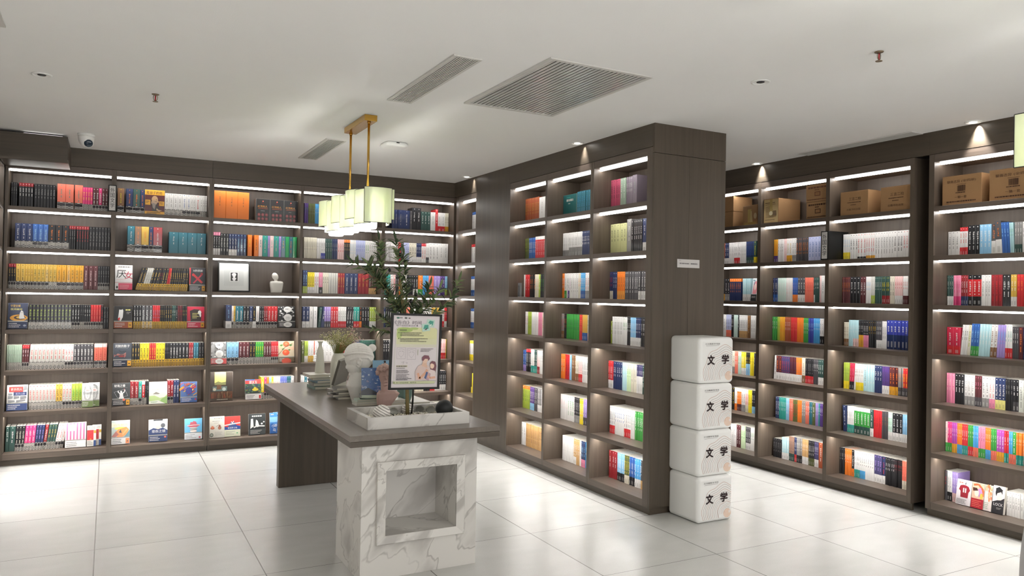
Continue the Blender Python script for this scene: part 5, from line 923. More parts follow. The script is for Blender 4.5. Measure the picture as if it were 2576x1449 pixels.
# ------------------------------------------------------------------ display table
def marble(name, sc=1.0, rz=0.0, seed=0.0):
    m = bpy.data.materials.new(name); m.use_nodes = True; nt = m.node_tree; N = nt.nodes; Lk = nt.links; b = N['Principled BSDF']
    tc = N.new('ShaderNodeTexCoord'); mr = N.new('ShaderNodeMapping'); mr.inputs['Rotation'].default_value = Vector((.58+rz*.1, -.42, .70)).normalized().rotation_difference(Vector((0, 0, 1))).to_euler()
    mp = N.new('ShaderNodeMapping'); mp.inputs['Scale'].default_value = (3.6*sc, 3.6*sc, .62*sc); mp.inputs['Location'].default_value = (seed, seed*.7, seed*1.3)
    Lk.new(tc.outputs['Object'], mr.inputs[0]); Lk.new(mr.outputs[0], mp.inputs[0])
    n1 = N.new('ShaderNodeTexNoise'); n1.inputs['Scale'].default_value = 1.25; n1.inputs['Detail'].default_value = 4; n1.inputs['Roughness'].default_value = .45; n1.inputs['Distortion'].default_value = .25; Lk.new(mp.outputs[0], n1.inputs['Vector'])
    def M(op, a, b2=None):
        n = N.new('ShaderNodeMath'); n.operation = op
        for i, q in enumerate((a, b2)):
            if q is None: continue
            if isinstance(q, (int, float)): n.inputs[i].default_value = q
            else: Lk.new(q, n.inputs[i])
        return n.outputs[0]
    d = M('ABSOLUTE', M('SUBTRACT', n1.outputs['Fac'], .5))
    thin = N.new('ShaderNodeMapRange'); thin.inputs['From Min'].default_value = .012; thin.inputs['From Max'].default_value = 0; Lk.new(d, thin.inputs['Value'])
    wide = N.new('ShaderNodeMapRange'); wide.inputs['From Min'].default_value = .5; wide.inputs['From Max'].default_value = .60; Lk.new(n1.outputs['Fac'], wide.inputs['Value'])
    n2 = N.new('ShaderNodeTexNoise'); n2.inputs['Scale'].default_value = .9; Lk.new(mp.outputs[0], n2.inputs['Vector'])
    gate = N.new('ShaderNodeMapRange'); gate.inputs['From Min'].default_value = .36; gate.inputs['From Max'].default_value = .5; Lk.new(n2.outputs['Fac'], gate.inputs['Value'])
    f = M('MULTIPLY', M('ADD', M('MULTIPLY', thin.outputs[0], .6), M('MULTIPLY', wide.outputs[0], .55)), gate.outputs[0])
    mx = N.new('ShaderNodeMix'); mx.data_type = 'RGBA'; mx.inputs[6].default_value = (*rgb('d9d6d1'), 1); mx.inputs[7].default_value = (*rgb('85807b'), 1); Lk.new(f, mx.inputs[0])
    Lk.new(mx.outputs[2], b.inputs['Base Color']); b.inputs['Roughness'].default_value = .35
    return m
MARB = marble('veined_white_marble'); MARB2 = marble('veined_white_marble_trim', 2.2, .6, 3.0); MARB3 = marble('veined_tray_marble', 1.6, .3, 7.3)
TOPW = mat('dark_laminate_top', '6a5f55', .22, var=.05, vscale=3)
T0 = .765
t = thing('display_table', 'long brown display table with white marble block and wooden panel leg', 'table', (1.1, 3.77, 0))
g = Geo(); g.box(0, .855, 0, 2.41, .735, T0)
g.build('tabletop', wood_mat('table_top_wood', 1, '72695f', '60584f', .28), t, bevel=.001)
bx(.0012, .8538, .0012, 2.409, .706, .7335).build('apron', WX, t)
bx(.07, .80, 2.127, 2.204, .0005, .7055).build('side_panel', WV, t, bevel=.0015)
# hollow marble block
g = Geo(); X0, X1, Y0, Y1, ZT = .075, .734, .038, .506, .7055; NX0, NX1, NZ0, NZ1, ND = .2, .613, .221, .57, .30
g.box(X0, NX0, Y0, Y1, .0005, ZT); g.box(NX1, X1, Y0, Y1, .0005, ZT); g.box(NX0, NX1, Y0, Y1, .0005, NZ0); g.box(NX0, NX1, Y0, Y1, NZ1, ZT); g.box(NX0, NX1, Y0+ND, Y1, NZ0, NZ1)
blk = g.build('marble_block', MARB, t)
g = Geo(); O = (.155, .655, .182, .613); yf = Y0-.004; yo = Y0-.018
def ring(x0, x1, z0, z1, y): return [(x0, y, z0), (x1, y, z0), (x1, y, z1), (x0, y, z1)]
rings = [ring(O[0], O[1], O[2], O[3], Y0), ring(O[0], O[1], O[2], O[3], yo), ring(O[0]+.004, O[1]-.004, O[2]+.004, O[3]-.004, yo-.003), ring(NX0+.004, NX1-.004, NZ0+.004, NZ1-.004, yo+.006), ring(NX0, NX1, NZ0, NZ1, Y0+.01)]
g.loft(rings, caps=False, smooth=False); g.build('niche_frame', MARB2, blk)

# tray
t = thing('marble_tray', 'rectangular white marble tray with raised rim at table front', 'tray', (1.2325, 3.906, T0+.0004))
g = Geo(); w, d, h, r = .5965, .392, .064, .026
g.box(0, w, 0, d, 0, .012); g.box(0, r, 0, d, .012, h); g.box(w-r, w, 0, d, .012, h); g.box(r, w-r, 0, r, .012, h); g.box(r, w-r, d-r, d, .012, h); g.build('tray_body', MARB3, t)
TZ = T0+.0125
g = Geo(); R = random.Random(3)
for i in range(2200):
    x = R.uniform(1.272, 1.79); y = R.uniform(3.946, 4.258); s = R.uniform(.0035, .0085); z = TZ+s*.8+R.uniform(0, .010)
    pts = []
    c = rgb(R.choice(['f0eadb', 'e6dfcd', 'f4f1e8', 'd8cfbc']))
    P = [(x+s*a*R.uniform(.7, 1.1), y+s*b*R.uniform(.7, 1.1), z+s*.7*q*R.uniform(.7, 1.1)) for a, b, q in ((-1, 0, 0), (0, -1, 0), (1, 0, 0), (0, 1, 0), (0, 0, 1), (0, 0, -1))]
    for a, b, q in ((0, 1, 4), (1, 2, 4), (2, 3, 4), (3, 0, 4), (1, 0, 5), (2, 1, 5), (3, 2, 5), (0, 3, 5)): g.face([P[a], P[b], P[q]], c)
tag(g.build('pebbles', MATTE), 'cream gravel spread over the bottom of the marble tray', 'gravel', kind='stuff')
def stripe_mat():
    m = bpy.data.materials.new('striped_ceramic'); m.use_nodes = True; nt = m.node_tree; N = nt.nodes; Lk = nt.links; b = N['Principled BSDF']
    tc = N.new('ShaderNodeTexCoord'); w = N.new('ShaderNodeTexWave'); w.bands_direction = 'Z'; w.inputs['Scale'].default_value = 24; w.inputs['Distortion'].default_value = .9; w.inputs['Detail'].default_value = 1; w.inputs['Detail Scale'].default_value = 1.5
    Lk.new(tc.outputs['Object'], w.inputs['Vector']); cr = N.new('ShaderNodeValToRGB'); cr.color_ramp.interpolation = 'LINEAR'; e = cr.color_ramp.elements; e[0].position = .07; e[0].color = (*rgb('2f2a28'), 1); e[1].position = .12; e[1].color = (*rgb('e6e2db'), 1)
    Lk.new(w.outputs['Fac'], cr.inputs[0]); Lk.new(cr.outputs[0], b.inputs['Base Color']); b.inputs['Roughness'].default_value = .4
    return m
STR = stripe_mat()
def ball(label, c, r, m, rot=(0, 0, 0), name='decor_ball', squash=1): g = Geo(); g.ball((0, 0, 0), r, r, r*squash, 32, 20); return tag(g.build(name, m, None, c, rot), label, 'ball')
ball('large white ball with dark wavy stripes, left in the tray', (1.352, 4.035, TZ+.0505), .0495, STR, (radians(8), radians(28), 0))
ball('smaller striped ball behind the tree trunk in the tray', (1.575, 4.225, TZ+.036), .0345, STR, (radians(5), radians(12), 0))
ball('matte black ball at right end of the tray', (1.748, 4.08, TZ+.052), .0505, mat('matte_black', '161a1b', .6, var=.1))
GLS = mat('clear_glass', 'f2f4ee', .02, Transmission_Weight=1.0, IOR=1.35)
ball('clear glass ball in the tray, right of the sign pole', (1.655, 4.235, TZ+.028), .0265, GLS)
ball('clear glass ball in the tray, beside the black ball', (1.71, 4.2, TZ+.03), .0285, GLS)
ball('clear glass ball in the tray, between the two striped balls', (1.485, 4.215, TZ+.028), .0265, GLS)

# ------------------------------------------------------------------ artificial olive tree standing in the tray
def olive():
    R = random.Random(11); t = thing('olive_tree', 'slender artificial olive tree with black olives rising from the tray', 'plant', (1.56, 4.185, TZ+.002))
    bark = mat('olive_bark', '86784f', .8, bump=.4, bscale=50, var=.15, vscale=20)
    leafm = [mat('olive_leaf_dark', '3b4a33', .45, var=.2, vscale=30), mat('olive_leaf', '5a6b45', .45, var=.2, vscale=30)]
    g = Geo(); leaves = Geo(); ol = Geo()
    def at(px, z, dy=0): return Vector((px-1.56, dy, z-TZ))
    trunk = [at(1.56, .78), at(1.558, .95, .01), at(1.545, 1.15, .015), at(1.53, 1.33, .01), at(1.51, 1.47), at(1.49, 1.6, -.01)]
    tw = [.0115, .0105, .009, .0075, .006, .0045]
    g.tube(trunk, tw, 10)
    def leaf(p, d, n, L, w):
        d = d.normalized(); s = d.cross(n).normalized(); n = s.cross(d)
        pts = []; m_ = 5
        cl = rgb(R.choice(['4c5d40', '62764e', '7a8c60', '415239', '8b9a6c']))
        prev = None
        for i in range(m_+1):
            u = i/m_; ww = w*math.sin(pi*min(1, u*.92+.04))**.8; c = p+d*L*u-n*L*.22*u*u
            cur = (c-s*ww+n*ww*.25, c, c+s*ww+n*ww*.25)
            if prev: leaves.face([prev[0], prev[1], cur[1], cur[0]], cl, True); leaves.face([prev[1], prev[2], cur[2], cur[1]], cl, True)
            prev = cur
    def twig(p, d, L, n, r=.0022, lsz=.05):
        pts = [p]; q = p.copy(); dd = d.normalized()
        for i in range(6):
            dd = (dd+Vector((R.uniform(-.12, .12), R.uniform(-.12, .12), R.uniform(-.02, .14)))).normalized(); q = q+dd*L/6; pts.append(q.copy())
        g.tube(pts, [r*(1-.12*i) for i in range(7)], 6)
        n = int(n*1.8)
        for i in range(n):
            u = (i+.5)/n*6; k = min(int(u), 5); b = pts[k].lerp(pts[k+1], u-k); ax = (pts[k+1]-pts[k]).normalized()
            a = R.uniform(0, 2*pi); o = ax.orthogonal().normalized(); side = (o*cos(a)+ax.cross(o)*sin(a))
            leaf(b, (ax*.75+side*.75), side.cross(ax).cross(side) if False else (ax*.7-side*.3).normalized(), lsz*1.25*R.uniform(.7, 1.25), lsz*.17*R.uniform(.8, 1.25))
        leaf(pts[-1], dd, dd.orthogonal(), lsz, lsz*.13)
        return pts
    def branch(pts, n, lsz=.052, lo=.15, r=.0032):
        P = [at(x, z, dy) for x, z, dy in pts]; g.tube(P, [r*(1-.6*i/(len(P)-1)) for i in range(len(P))], 6); m_ = len(P)-1; n = int(n*1.55)
        for i in range(n):
            u = (lo+(1-lo)*(i+R.random())/n)*m_; k = min(int(u), m_-1); b = P[k].lerp(P[k+1], min(u-k, 1)); ax = (P[k+1]-P[k]).normalized()
            a_ = R.uniform(0, 2*pi); o = ax.orthogonal().normalized(); side = o*cos(a_)+ax.cross(o)*sin(a_)
            leaf(b, ax*R.uniform(.35, .9)+side*R.uniform(.6, .95), (ax*.7-side*.3).normalized(), lsz*R.uniform(.8, 1.45), lsz*.185*R.uniform(.8, 1.25))
        leaf(P[-1], P[-1]-P[-2], (P[-1]-P[-2]).orthogonal(), lsz*1.2, lsz*.16)
    branch([(1.535, 1.25, 0), (1.47, 1.40, .01), (1.425, 1.5, .02), (1.395, 1.62, .01), (1.375, 1.72, 0), (1.368, 1.80, 0)], 64)
    branch([(1.54, 1.3, 0), (1.52, 1.45, -.01), (1.49, 1.6, -.02), (1.475, 1.72, -.02), (1.465, 1.80, -.01)], 40)
    branch([(1.54, 1.36, .01), (1.55, 1.5, .02), (1.538, 1.62, .03), (1.53, 1.72, .03)], 40)
    branch([(1.55, 1.28, 0), (1.62, 1.37, .02), (1.66, 1.45, .02), (1.69, 1.54, .02)], 52)
    branch([(1.63, 1.37, .02), (1.70, 1.44, .0), (1.745, 1.53, .0)], 24)
    branch([(1.55, 1.26, 0), (1.66, 1.34, -.01), (1.76, 1.41, .0), (1.83, 1.48, .01), (1.875, 1.58, .01)], 34, .05)
    branch([(1.43, 1.49, .02), (1.34, 1.58, .0), (1.27, 1.635, 0), (1.22, 1.67, 0)], 11, .05, .55)
    branch([(1.52, 1.36, 0), (1.46, 1.46, .02), (1.41, 1.54, .02), (1.35, 1.61, .01), (1.31, 1.655, 0)], 44, .055)
    branch([(1.44, 1.49, .0), (1.38, 1.55, -.02), (1.34, 1.585, -.02)], 18)
    branch([(1.54, 1.30, 0), (1.50, 1.40, -.02), (1.46, 1.46, -.03)], 22, .055)
    branch([(1.54, 1.22, 0), (1.46, 1.31, .03), (1.40, 1.36, .04)], 16)
    branch([(1.54, 1.2, 0), (1.45, 1.27, .05), (1.36, 1.29, .06)], 10, .05, .4)
    branch([(1.55, 1.24, 0), (1.58, 1.36, .03), (1.60, 1.46, .03)], 22)
    g.build('trunk', bark, t); lf = leaves.build('foliage', MATTE, t); lf['kind'] = 'stuff'
    for px, z, dy in ((1.487, 1.722, -.02), (1.413, 1.523, 0), (1.85, 1.525, 0), (1.874, 1.52, .01), (1.475, 1.80, 0), (1.56, 1.45, -.02), (1.60, 1.49, 0), (1.44, 1.63, .02)):
        q = Geo(); p = at(px, z, dy); q.ball(p, .0085, .0085, .011, 12, 8); q.tube([p+Vector((0, 0, .01)), p+Vector((-.012, 0, .026))], .001, 5); q.build('olive', mat('black_olive', '17141a', .25) if 'black_olive' not in bpy.data.materials else bpy.data.materials['black_olive'], t)
olive()

# ------------------------------------------------------------------ poster on a stand
t = thing('poster_stand', 'black framed activity poster on a thin black pole in the tray', 'sign', (1.5665, 4.10, .945), (0, radians(1.4), 0))
PW, PH = .309, .437; f = .012; g = Geo()
g.box(-PW/2, PW/2, .004, .012, 0, PH)
for q in ((-PW/2, PW/2, 0, f), (-PW/2, PW/2, PH-f, PH)): g.box(q[0], q[1], -.004, .004, q[2], q[3])
for q in ((-PW/2, -PW/2+f), (PW/2-f, PW/2)): g.box(q[0], q[1], -.004, .004, f, PH-f)
g.build('frame', BLACKM, t)
g = Geo(); g.tube([(.0, .017, PH*.5), (.0, .017, -.08), (.018, .075, -.945+TZ+.012)], .0052, 10); g.build('pole', BLACKM, t)
g = Geo(); g.lathe([(.045, 0), (.045, .004), (.01, .006)], 24, (.018, .075, -.945+TZ+.001)); g.build('foot', BLACKM, t)
w, h = PW-2*f, PH-2*f
a = Art(w, h, -PW/2+f, f, .0038, .00012)
a.r(0, 0, 1, 1, 'dcd4d6')
a.l([(.07, .05), (.93, .05), (.96, .08), (.96, .8), (.93, .83), (.1, .83), (.06, .8), (.06, .08), (.07, .05)], .004, 'a9b08c')
a.p([(.08, .58), (.08, .8), (.12, .835), (.9, .835), (.95, .81), (.95, .58)], 'd9d8a4'); a.p([(.08, .56), (.95, .56), (.95, .68), (.08, .68)], 'd8d8ae'); a.p([(.08, .56), (.95, .56), (.95, .6), (.08, .6)], 'd8d4c2')
a.e(.25, .8, .17, .035, 'a9bf6c'); a.e(.14, .74, .06, .06, 'b7c87c'); a.e(.45, .82, .09, .018, 'b0c474')
a.e(.1, .965, .035, .012, '2c6a58'); a.lines(.14, .96, .08, 1, .02, .012, '555555'); a.r(.24, .955, .29, .975, '3a3a3a'); a.r(.32, .957, .36, .97, '4a3a2a')
BOLD = 0; a.t('《告白》时间', .03, .875, .055, '6a6068', wide=.57); a.t('线下自助印章活动', .07, .848, .024, '8a7f84', wide=.4); a.e(.51, .86, .015, .01, '5a5055')
for x, y, rt in ((.8, .9, -6), (.7, .84, 8)):
    w_, h_ = .085, .075; c_, s_ = cos(radians(rt)), sin(radians(rt)); Q = lambda u, v: (x+u*c_-v*s_, y+(u*s_+v*c_)*.7)
    a.p([Q(-w_, -h_), Q(w_, -h_), Q(w_, h_), Q(-w_, h_)], 'b9d6c8'); a.p([Q(-w_*.7, -h_*.3), Q(w_*.6, -h_*.5), Q(w_*.7, h_*.6), Q(-w_*.3, h_*.7)], '3f9a86'); a.p([Q(-w_*.5, -h_*.6), Q(w_*.1, -h_*.7), Q(w_*.4, -h_*.1)], '4a3a46' if rt > 0 else 'd8e6dc')
a.r(.14, .785, .29, .808, '7c8a50')
for v, n in ((.755, 3), (.675, 3)): a.e(.125, v+.005, .014, .009, '7c8a50'); a.lines(.155, v, .66, n, .019, .009, '5a554c')
for u0, v0 in ((.1, .4), (.32, .39)):
    a.l([(u0, v0), (u0+.18, v0), (u0+.18, v0+.155), (u0, v0+.155), (u0, v0)], .0025, 'a39ba0')
    a.l([(u0+.03, v0+.1), (u0+.035, v0+.06), (u0+.09, v0+.02), (u0+.14, v0+.06), (u0+.15, v0+.1)], .002, '9a9298'); a.l([(u0+.05, v0+.1), (u0+.08, v0+.105)], .004, '8a8288'); a.l([(u0+.1, v0+.105), (u0+.135, v0+.1)], .004, '8a8288'); a.l([(u0+.02, v0+.12), (u0+.09, v0+.14), (u0+.16, v0+.12)], .002, '9a9298')
a.l([(.2, .35), (.26, .36), (.24, .34), (.24, .325)], .003, '8a8288'); a.l([(.29, .35), (.33, .345), (.31, .33)], .003, '8a8288')
a.lines(.6, .535, .28, 3, .018, .008, '7a7074'); a.r(.54, .45, .55, .53, 'a9b08c')
a.lines(.1, .29, .22, 1, .02, .014, '4a4448', False); a.r(.095, .285, .33, .31, 'd8d0b4'); a.lines(.1, .29, .22, 1, .02, .014, '4a4448', False)
a.lines(.1, .265, .25, 1, .02, .008, '6a6468'); a.lines(.1, .235, .33, 3, .017, .008, '5a5458'); a.lines(.1, .175, .33, 3, .017, .008, '5a5458'); a.lines(.1, .12, .33, 2, .016, .009, '3a3438')
# couple: man behind, woman in front
a.p([(.52, .1), (.5, .22), (.56, .3), (.68, .33), (.8, .3), (.86, .2), (.86, .1)], 'dac2bb'); a.p([(.64, .3), (.66, .36), (.74, .36), (.76, .27)], 'dfb8a0'); a.e(.71, .385, .055, .045, 'e8c6b0'); a.p([(.64, .38), (.64, .42), (.69, .45), (.78, .445), (.81, .4), (.78, .37), (.76, .4), (.7, .4), (.67, .37)], '7a4652')
a.l([(.56, .2), (.6, .12), (.72, .2), (.76, .25)], .035, 'dfa98c'); a.p([(.84, .18), (.82, .34), (.86, .37), (.93, .36), (.96, .3), (.94, .2), (.9, .17)], '74404a')
a.p([(.78, .1), (.76, .2), (.84, .25), (.93, .23), (.97, .1)], 'e0d0cc'); a.e(.865, .3, .045, .04, 'efcfb8'); a.p([(.81, .33), (.84, .36), (.92, .35), (.93, .31), (.86, .335)], '74404a'); a.p([(.7, .13), (.74, .22), (.84, .19), (.8, .09)], '4c5f8c'); a.p([(.74, .12), (.78, .21), (.84, .19), (.8, .09)], 'c4a0a4'); a.l([(.94, .14), (.82, .13), (.78, .16)], .03, 'e2ae94')
a.r(.04, .055, .93, .088, 'c9cda4'); a.e(.06, .07, .02, .014, '9aa078'); a.t('本门店童原图', .1, .06, .02, '4a4a3c', wide=.26); a.t('服务台', .4, .06, .02, '4a4a3c', wide=.13)
a.build('poster', PRINT, t)

# ------------------------------------------------------------------ vases, heads and stacked books on the table
CER2 = mat('cream_ceramic', 'c9c8bb', .45, var=.02, bump=.03)
t = thing('bottle_vase', 'slim pale vase with flared mouth standing on the left book stack', 'vase', (1.456, 5.85, .8735))
g = Geo(); S_ = 1/324
g.lathe([(.037, 0), (.0385, .004), (.034, .06), (.0285, .12), (.025, .165), (.017, .192), (.0125, .205), (.013, .225), (.022, .238), (.0225, .243), (.012, .243)], 28, sx=1.0, sy=.9); g.build('body', CER2, t)
VASE = (1.515, 5.55)
t = thing('tall_vase', 'tall cream faceted vase with a nose-like ridge holding dried flowers', 'vase', (VASE[0], VASE[1], T0+.0004))
g = Geo(); prof = [(.05, 0), (.056, .01), (.059, .06), (.060, .15), (.058, .2), (.052, .235), (.04, .268), (.035, .28), (.031, .28), (.03, .2)]
def fac(r, z): return [(r*cos(2*pi*k/28)*(1+.10*cos(3*(2*pi*k/28)+.5)), r*sin(2*pi*k/28)*(1+.08*cos(3*(2*pi*k/28)+.5)), z) for k in range(28)]
g.loft([fac(r, z) for r, z in prof], caps=True); g.build('body', CER2, t)
g = Geo(); g.tube([(-.028, -.050, .222), (-.036, -.062, .2), (-.036, -.064, .12), (-.034, -.060, .03)], [.006, .012, .014, .008], 10); g.build('ridge', CER2, t)
t = thing('dried_flowers', "dried baby's breath bouquet spilling from the tall cream vase", 'flowers', (VASE[0], VASE[1], T0+.282))
R = random.Random(5); st = Geo(); bl = Geo()
for i in range(120):
    az = R.uniform(0, 2*pi); sp = R.uniform(.15, 1.15); L = R.uniform(.08, .185); d = Vector((cos(az)*sp*1.0+.15, sin(az)*sp*.7, 1)).normalized(); p0 = Vector((d.x*.015, d.y*.015, -.05)); p1 = Vector((0, 0, 0))+d*L*.55; p2 = d*L+Vector((d.x*.03, d.y*.03, 0))
    st.tube([p0, p1, p2], [.0009, .0007, .0005], 4, rgb('8f9455'))
    for k in range(7):
        b = p1.lerp(p2, R.random()); e = b+Vector((R.uniform(-1, 1), R.uniform(-1, 1), R.uniform(-.2, 1)))*.018; st.tube([b, e], .0005, 3, rgb('a3a468'), caps=False)
        r = R.uniform(.0018, .0042); c = rgb(R.choice(['ded6a4', 'c9c383', 'ece6c6', 'b9b66c', 'e6dcc8', 'd8cfa0']))
        bl.ball(e, r, r, r*.8, 5, 3, c)
st.build('stems', MATTE, t)['kind'] = 'stuff'; bl.build('blossoms', MATTE, t)['kind'] = 'stuff'
t = thing('dried_flowers', 'pinkish dried sprig leaning right out of the tall vase', 'flowers', (VASE[0]+.03, VASE[1]+.02, T0+.285))
st = Geo(); bl = Geo()
for i in range(46):
    d = Vector((R.uniform(.25, 1.1), R.uniform(-.2, .4), R.uniform(.6, 1.2))).normalized(); L = R.uniform(.14, .22); st.tube([d*-.02, d*L*.5, d*L], .0007, 4, rgb('7a6a54'))
    for k in range(6):
        b = d*L*R.uniform(.45, 1)+Vector((R.uniform(-1, 1), R.uniform(-1, 1), R.uniform(-1, 1)))*.016; r = R.uniform(.002, .0042); bl.ball(b, r, r, r, 5, 3, rgb(R.choice(['ecdfcf', 'e6c4bc', 'd8a8a0', 'e8e2c8'])))
st.build('stems', MATTE, t)['kind'] = 'stuff'; bl.build('blossoms', MATTE, t)['kind'] = 'stuff'

def flat_book(label, x, y, z, w, d, h, rz, col, group, spine=None):
    """paperback lying flat: cover boards and a paler page block"""
    t = thing('book', label, 'book', (x, y, z), (0, 0, radians(rz)), group); g = Geo(); c = rgb(col)
    g.box(0, w, 0, d, 0, .0012, c); g.box(0, w, 0, d, h-.0012, h, c); g.box(0, .0015, 0, d, .0012, h-.0012, c); g.build('cover', PRINT, t)
    bx(.0016, w-.003, .003, d-.003, .0013, h-.0013, rgb('d8d4c4')).build('pages', MATTE, t)
zb = T0+.0005
for i, (dx, dy, rz, col, h, lb) in enumerate(((.0, 0, 4, '5f7a70', .022, 'bottom book, green spined'), (-.004, .03, -2, '4a4a48', .024, 'second book up, dark cover'), (.02, .012, 8, '5d7f94', .018, 'third book up, blue cover'), (-.005, .05, -3, 'cfcabc', .02, 'fourth book up, pale cover'), (-.03, .03, 3, 'd6d3c8', .022, 'top book, white, under the bottle vase'))):
    flat_book(f'{lb}, left stack on the table', 1.375+dx, 5.66+dy, zb, .15, .2, h, rz, col, 'left book stack on the table'); zb += h+.0006
zb = T0+.0005
for i, (dx, dy, rz, h, lb) in enumerate(((.03, 0, -3, .015, 'bottom'), (.0, .02, 2, .015, 'second'), (.035, .01, -4, .016, 'third'), (.0, .02, 5, .014, 'fourth'), (.02, .0, -1, .015, 'top'))):
    flat_book(f'{lb} shrink-wrapped grey book of the stack right of tall vase', 1.365+dx, 5.09+dy, zb, .16, .14, h, rz, ('8a8780', '77746e', '9a978f', '6f6c66', '8a8780')[i], 'wrapped book stack beside the white head'); zb += h+.0006
t = thing('book', 'grey shrink-wrapped book propped steeply on the wrapped stack', 'book', (1.385, 5.235, zb+.008), (radians(10), radians(24), radians(-50)))
bx(0, .022, 0, .14, 0, .2, rgb('8f8c84')).build('cover', GLOSS, t); bx(.003, .019, -.0004, .0, .003, .197, rgb('5d5952')).build('pages', MATTE, t)
# white and blue magazines under the blue stand
zb = T0+.0005
for i in range(3): flat_book(('bottom', 'middle', 'upper')[i]+' pale book under the blue picture book', 1.425+.006*i, 4.76+.01*i, zb, .15, .1, .012, (0, 3, -2)[i], ('d9d6cf', 'c9cfc4', 'b9c8bc')[i], 'pale books under the blue book'); zb += .0126
t = thing('book', 'blue painted-cover book in glossy film standing on a clear stand', 'book', (1.468, 4.80, zb+.004), (radians(-12), 0, radians(-14)))
g = Geo(); g.box(0, .125, 0, .02, 0, .2, rgb('dfe3e4'), skip='f'); a = Art(.125, .2, 0, 0, 0, g=g); a.r(0, 0, 1, 1, '4a6ea4')
R2 = random.Random(9)
for i in range(60): u, v = R2.random(), R2.uniform(.2, 1); a.e(u*.96+.02, v*.96, R2.uniform(.02, .08), R2.uniform(.015, .04), R2.choice(['3f62a8', '7f9fce', 'b9c8dc', '5a7fb8', '8a8fb4']), 7)
a.p([(0, .1), (0, .24), (.35, .34), (.75, .2), (.95, .12)], '27303a'); a.r(0, 0, 1, .1, 'a9b8a0'); a.build('cover', GLOSS, t)
g = Geo(); g.tube([(-.01, -.03, -.002), (.13, -.03, -.002)], .003, 8); g.tube([(-.01, -.03, .0), (-.01, -.032, .03)], .003, 8); g.tube([(.13, -.03, .0), (.13, -.032, .03)], .003, 8); g.build('stand', GLS, t)
t = thing('book', 'light blue covered book with dark red figure, behind the pink head', 'book', (1.575, 4.90, T0+.15), (radians(-6), 0, radians(-10)))
bx(0, .13, .0005, .02, 0, .13, rgb('cfd8dc')).build('pages', MATTE, t)
a = Art(.13, .13, 0, 0, 0); a.r(0, 0, 1, 1, '8fb8d4'); a.p([(.5, .05), (.46, .5), (.55, .8), (.62, .95), (.72, .8), (.75, .5), (.82, .3), (.8, .05)], '55202c'); a.e(.62, .92, .06, .06, '2b2024'); a.e(.63, .82, .04, .04, 'e3c4b4'); a.r(.1, .25, .4, .36, '2f4a6c'); a.r(.8, .2, .97, .28, '2c3a4c'); a.lines(.75, .8, .2, 3, .08, .02, '5a7a94'); a.build('cover', PRINT, t)
g = Geo(); g.box(0, .13, .0, .08, -.149, -.002); g.build('riser', mat('pale_block', 'd3d1ca', .6), t)

# big white classical head seen in left profile, hair tied in a bun
PL = PLASTER; k_ = 1/371
t = thing('plaster_head', 'large white classical head planter with hair bun, facing left', 'sculpture', (1.475, 4.99, T0+.0004))
def hp(px, py, dy=0): return Vector(((px-895)*k_, dy, (1010-py)*k_))
g = Geo()
g.ball(hp(907, 902), .098, .085, .090, 28, 18); g.ball(hp(893, 921), .048, .06, .06, 24, 16); g.ball(hp(892, 938), .027, .04, .026, 20, 12)
g.ball(hp(876, 924), .010, .011, .015, 12, 8); g.ball(hp(882, 934), .012, .016, .008, 12, 8); g.ball(hp(886, 943), .015, .018, .011, 12, 8)
g.tube([hp(906, 940), hp(900, 958), hp(898, 972), hp(900, 990), hp(902, 1009.5)], [.056, .052, .056, .045, .032], 24)
g.tube([hp(915, 935), hp(922, 975), hp(912, 1000)], [.06, .05, .02], 20)
g.tube([hp(922, 892), hp(932, 884)], [.035, .03], 16); g.ball(hp(940, 878), .029, .028, .027, 18, 12)
g.ball(hp(873, 893), .02, .02, .014, 14, 10); g.ball(hp(880, 900), .022, .024, .016, 14, 10)
for i in range(8):
    ph = radians(-8+11*i); C_ = hp(906, 901)
    g.tube([C_+Vector((.099*cos(t_), -.09*sin(t_)*sin(ph), .095*sin(t_)*cos(ph)+.012*cos(t_)*-1)) for t_ in [pi*(.04+.92*k/14) for k in range(15)]], [.002]+[.0058]*13+[.002], 8)
g.tube([hp(876, 905, -.06), hp(895, 898, -.083), hp(920, 900, -.085), hp(935, 915, -.05)], .0065, 10)
g.tube([hp(894, 914, -.078), hp(893, 907, -.084), hp(898, 903, -.088), hp(903, 907, -.089), hp(902, 915, -.084), hp(898, 923, -.074), hp(895, 920, -.072)], .006, 8); g.ball(hp(898, 912, -.078), .012, .008, .018, 12, 8)
remeshed(g, 'head', PL, t, .0035, 2)

# pink beige youth head, cut-off bust leaning
PINK = mat('pinkish_plaster', 'c2a39a', .75, bump=.08, bscale=70, var=.06, vscale=12)
t = thing('pink_bust', 'small pink plaster head of a curly-haired youth with angular torso', 'sculpture', (1.527, 4.53, T0+.0004))
k2 = 1/400
def q2(px, py, dy=0): return Vector(((px-957)*k2, dy, (1027-py)*k2))
g = Geo()
g.ball(q2(959, 938), .036, .04, .05, 24, 16); g.ball(q2(958.5, 950), .026, .032, .035, 20, 14); g.ball(q2(958.5, 962, -.018), .012, .012, .01, 12, 8)
g.tube([q2(958.5, 941, -.036), q2(958.5, 949, -.043)], [.004, .0065], 8); g.tube([q2(954.5, 955, -.032), q2(962.5, 955, -.032)], .0035, 8)
g.tube([q2(950, 940, -.036), q2(955, 938.5, -.04)], .003, 8); g.tube([q2(962, 938.5, -.04), q2(967, 940, -.036)], .003, 8)
R3 = random.Random(2)
for i in range(120):
    a_ = R3.uniform(0, 2*pi); b_ = R3.uniform(-.35, 1.4); p = Vector((.039*cos(a_)*cos(b_), .043*sin(a_)*cos(b_), .036*sin(b_)))
    if p.y < -.018 and p.z < .012: continue
    g.ball(q2(958, 931)+p*1.12, R3.uniform(.008, .0135), seg=8, rings=6)
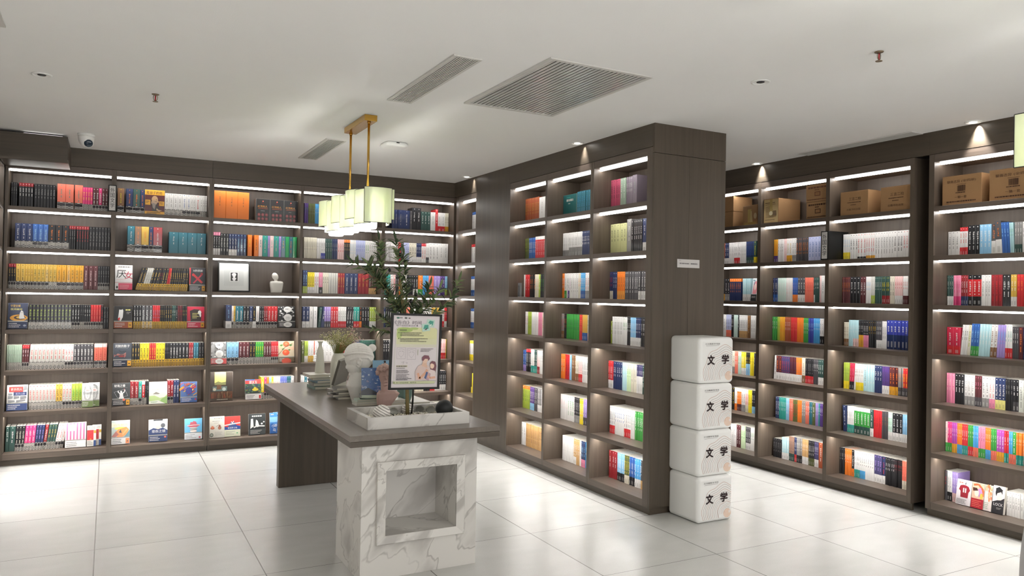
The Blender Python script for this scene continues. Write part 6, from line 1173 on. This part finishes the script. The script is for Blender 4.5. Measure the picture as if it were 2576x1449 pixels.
g.tube([q2(959, 958), q2(962, 978)], [.022, .026], 18)
def tor(px, py, w, d): return [q2(px, py)+Vector((w*a, d*b, 0)) for a, b in ((-1, -.6), (-.6, -1), (.6, -1), (1, -.5), (1, .6), (.5, 1), (-.6, 1), (-1, .6))]
g.loft([tor(963, 1026.5, .026, .03), tor(960, 1012, .042, .036), tor(964, 1000, .055, .042), tor(970, 985, .068, .042), tor(968, 978, .05, .034)], smooth=False)
remeshed(g, 'bust', PINK, t, .0022, 1)
t = thing('teal_vase', 'dusky teal pointed vase behind the poster pole', 'vase', (1.74, 4.72, T0+.0004))
g = Geo(); g.lathe([(.022, 0), (.032, .004), (.05, .06), (.06, .12), (.045, .16), (.03, .17)], 6, smooth=False); g.build('body', mat('dusky_teal_glaze', '6f8a82', .5, var=.15, vscale=10), t)
zb = T0+.0005
for i in range(3): flat_book(('bottom', 'middle', 'top')[i]+' white book of the stack behind the tray, under paper cone', 1.60, 4.60, zb, .10, .13, .016, (0, 2, -1)[i], 'dcdad4', 'white books behind the tray'); zb += .0166
t = thing('paper_cone', 'small white paper cone standing on the white books', 'ornament', (1.63, 4.66, zb)); g = Geo(); g.lathe([(.02, 0), (.002, .045)], 4, smooth=False); g.build('cone', MATTE, t)
flat_book('large pale open folder lying at right rear of table', 1.80, 4.72, T0+.0005, .12, .3, .01, 0, 'd4d0ca', 'papers')

# ------------------------------------------------------------------ pale curved stand cut off by the right edge
t = thing('display_stand', 'pale grey lobed column at the lower right edge of view', 'stand', (2.632, 1.09, 0))
GREYP = mat('pale_grey_shell', 'a19e9e', .5, var=.02)
def lobe(z0, z1, r0, r1): return [(r0+(r1-r0)*sin(pi*i/8)**.7, z0+(z1-z0)*i/8) for i in range(9)]
for z0, z1, ra, rb in ((0, .45, .22, .252), (.452, .868, .236, .262), (.87, 1.2, .232, .252), (1.202, 1.29, .235, .243)):
    g = Geo(); g.lathe([(max(.01, ra-.03), z0)]+lobe(z0+.0005, z1-.0005, ra, rb)+[(max(.01, ra-.03), z1-.0002)], 48); g.build('lobe', GREYP, t)
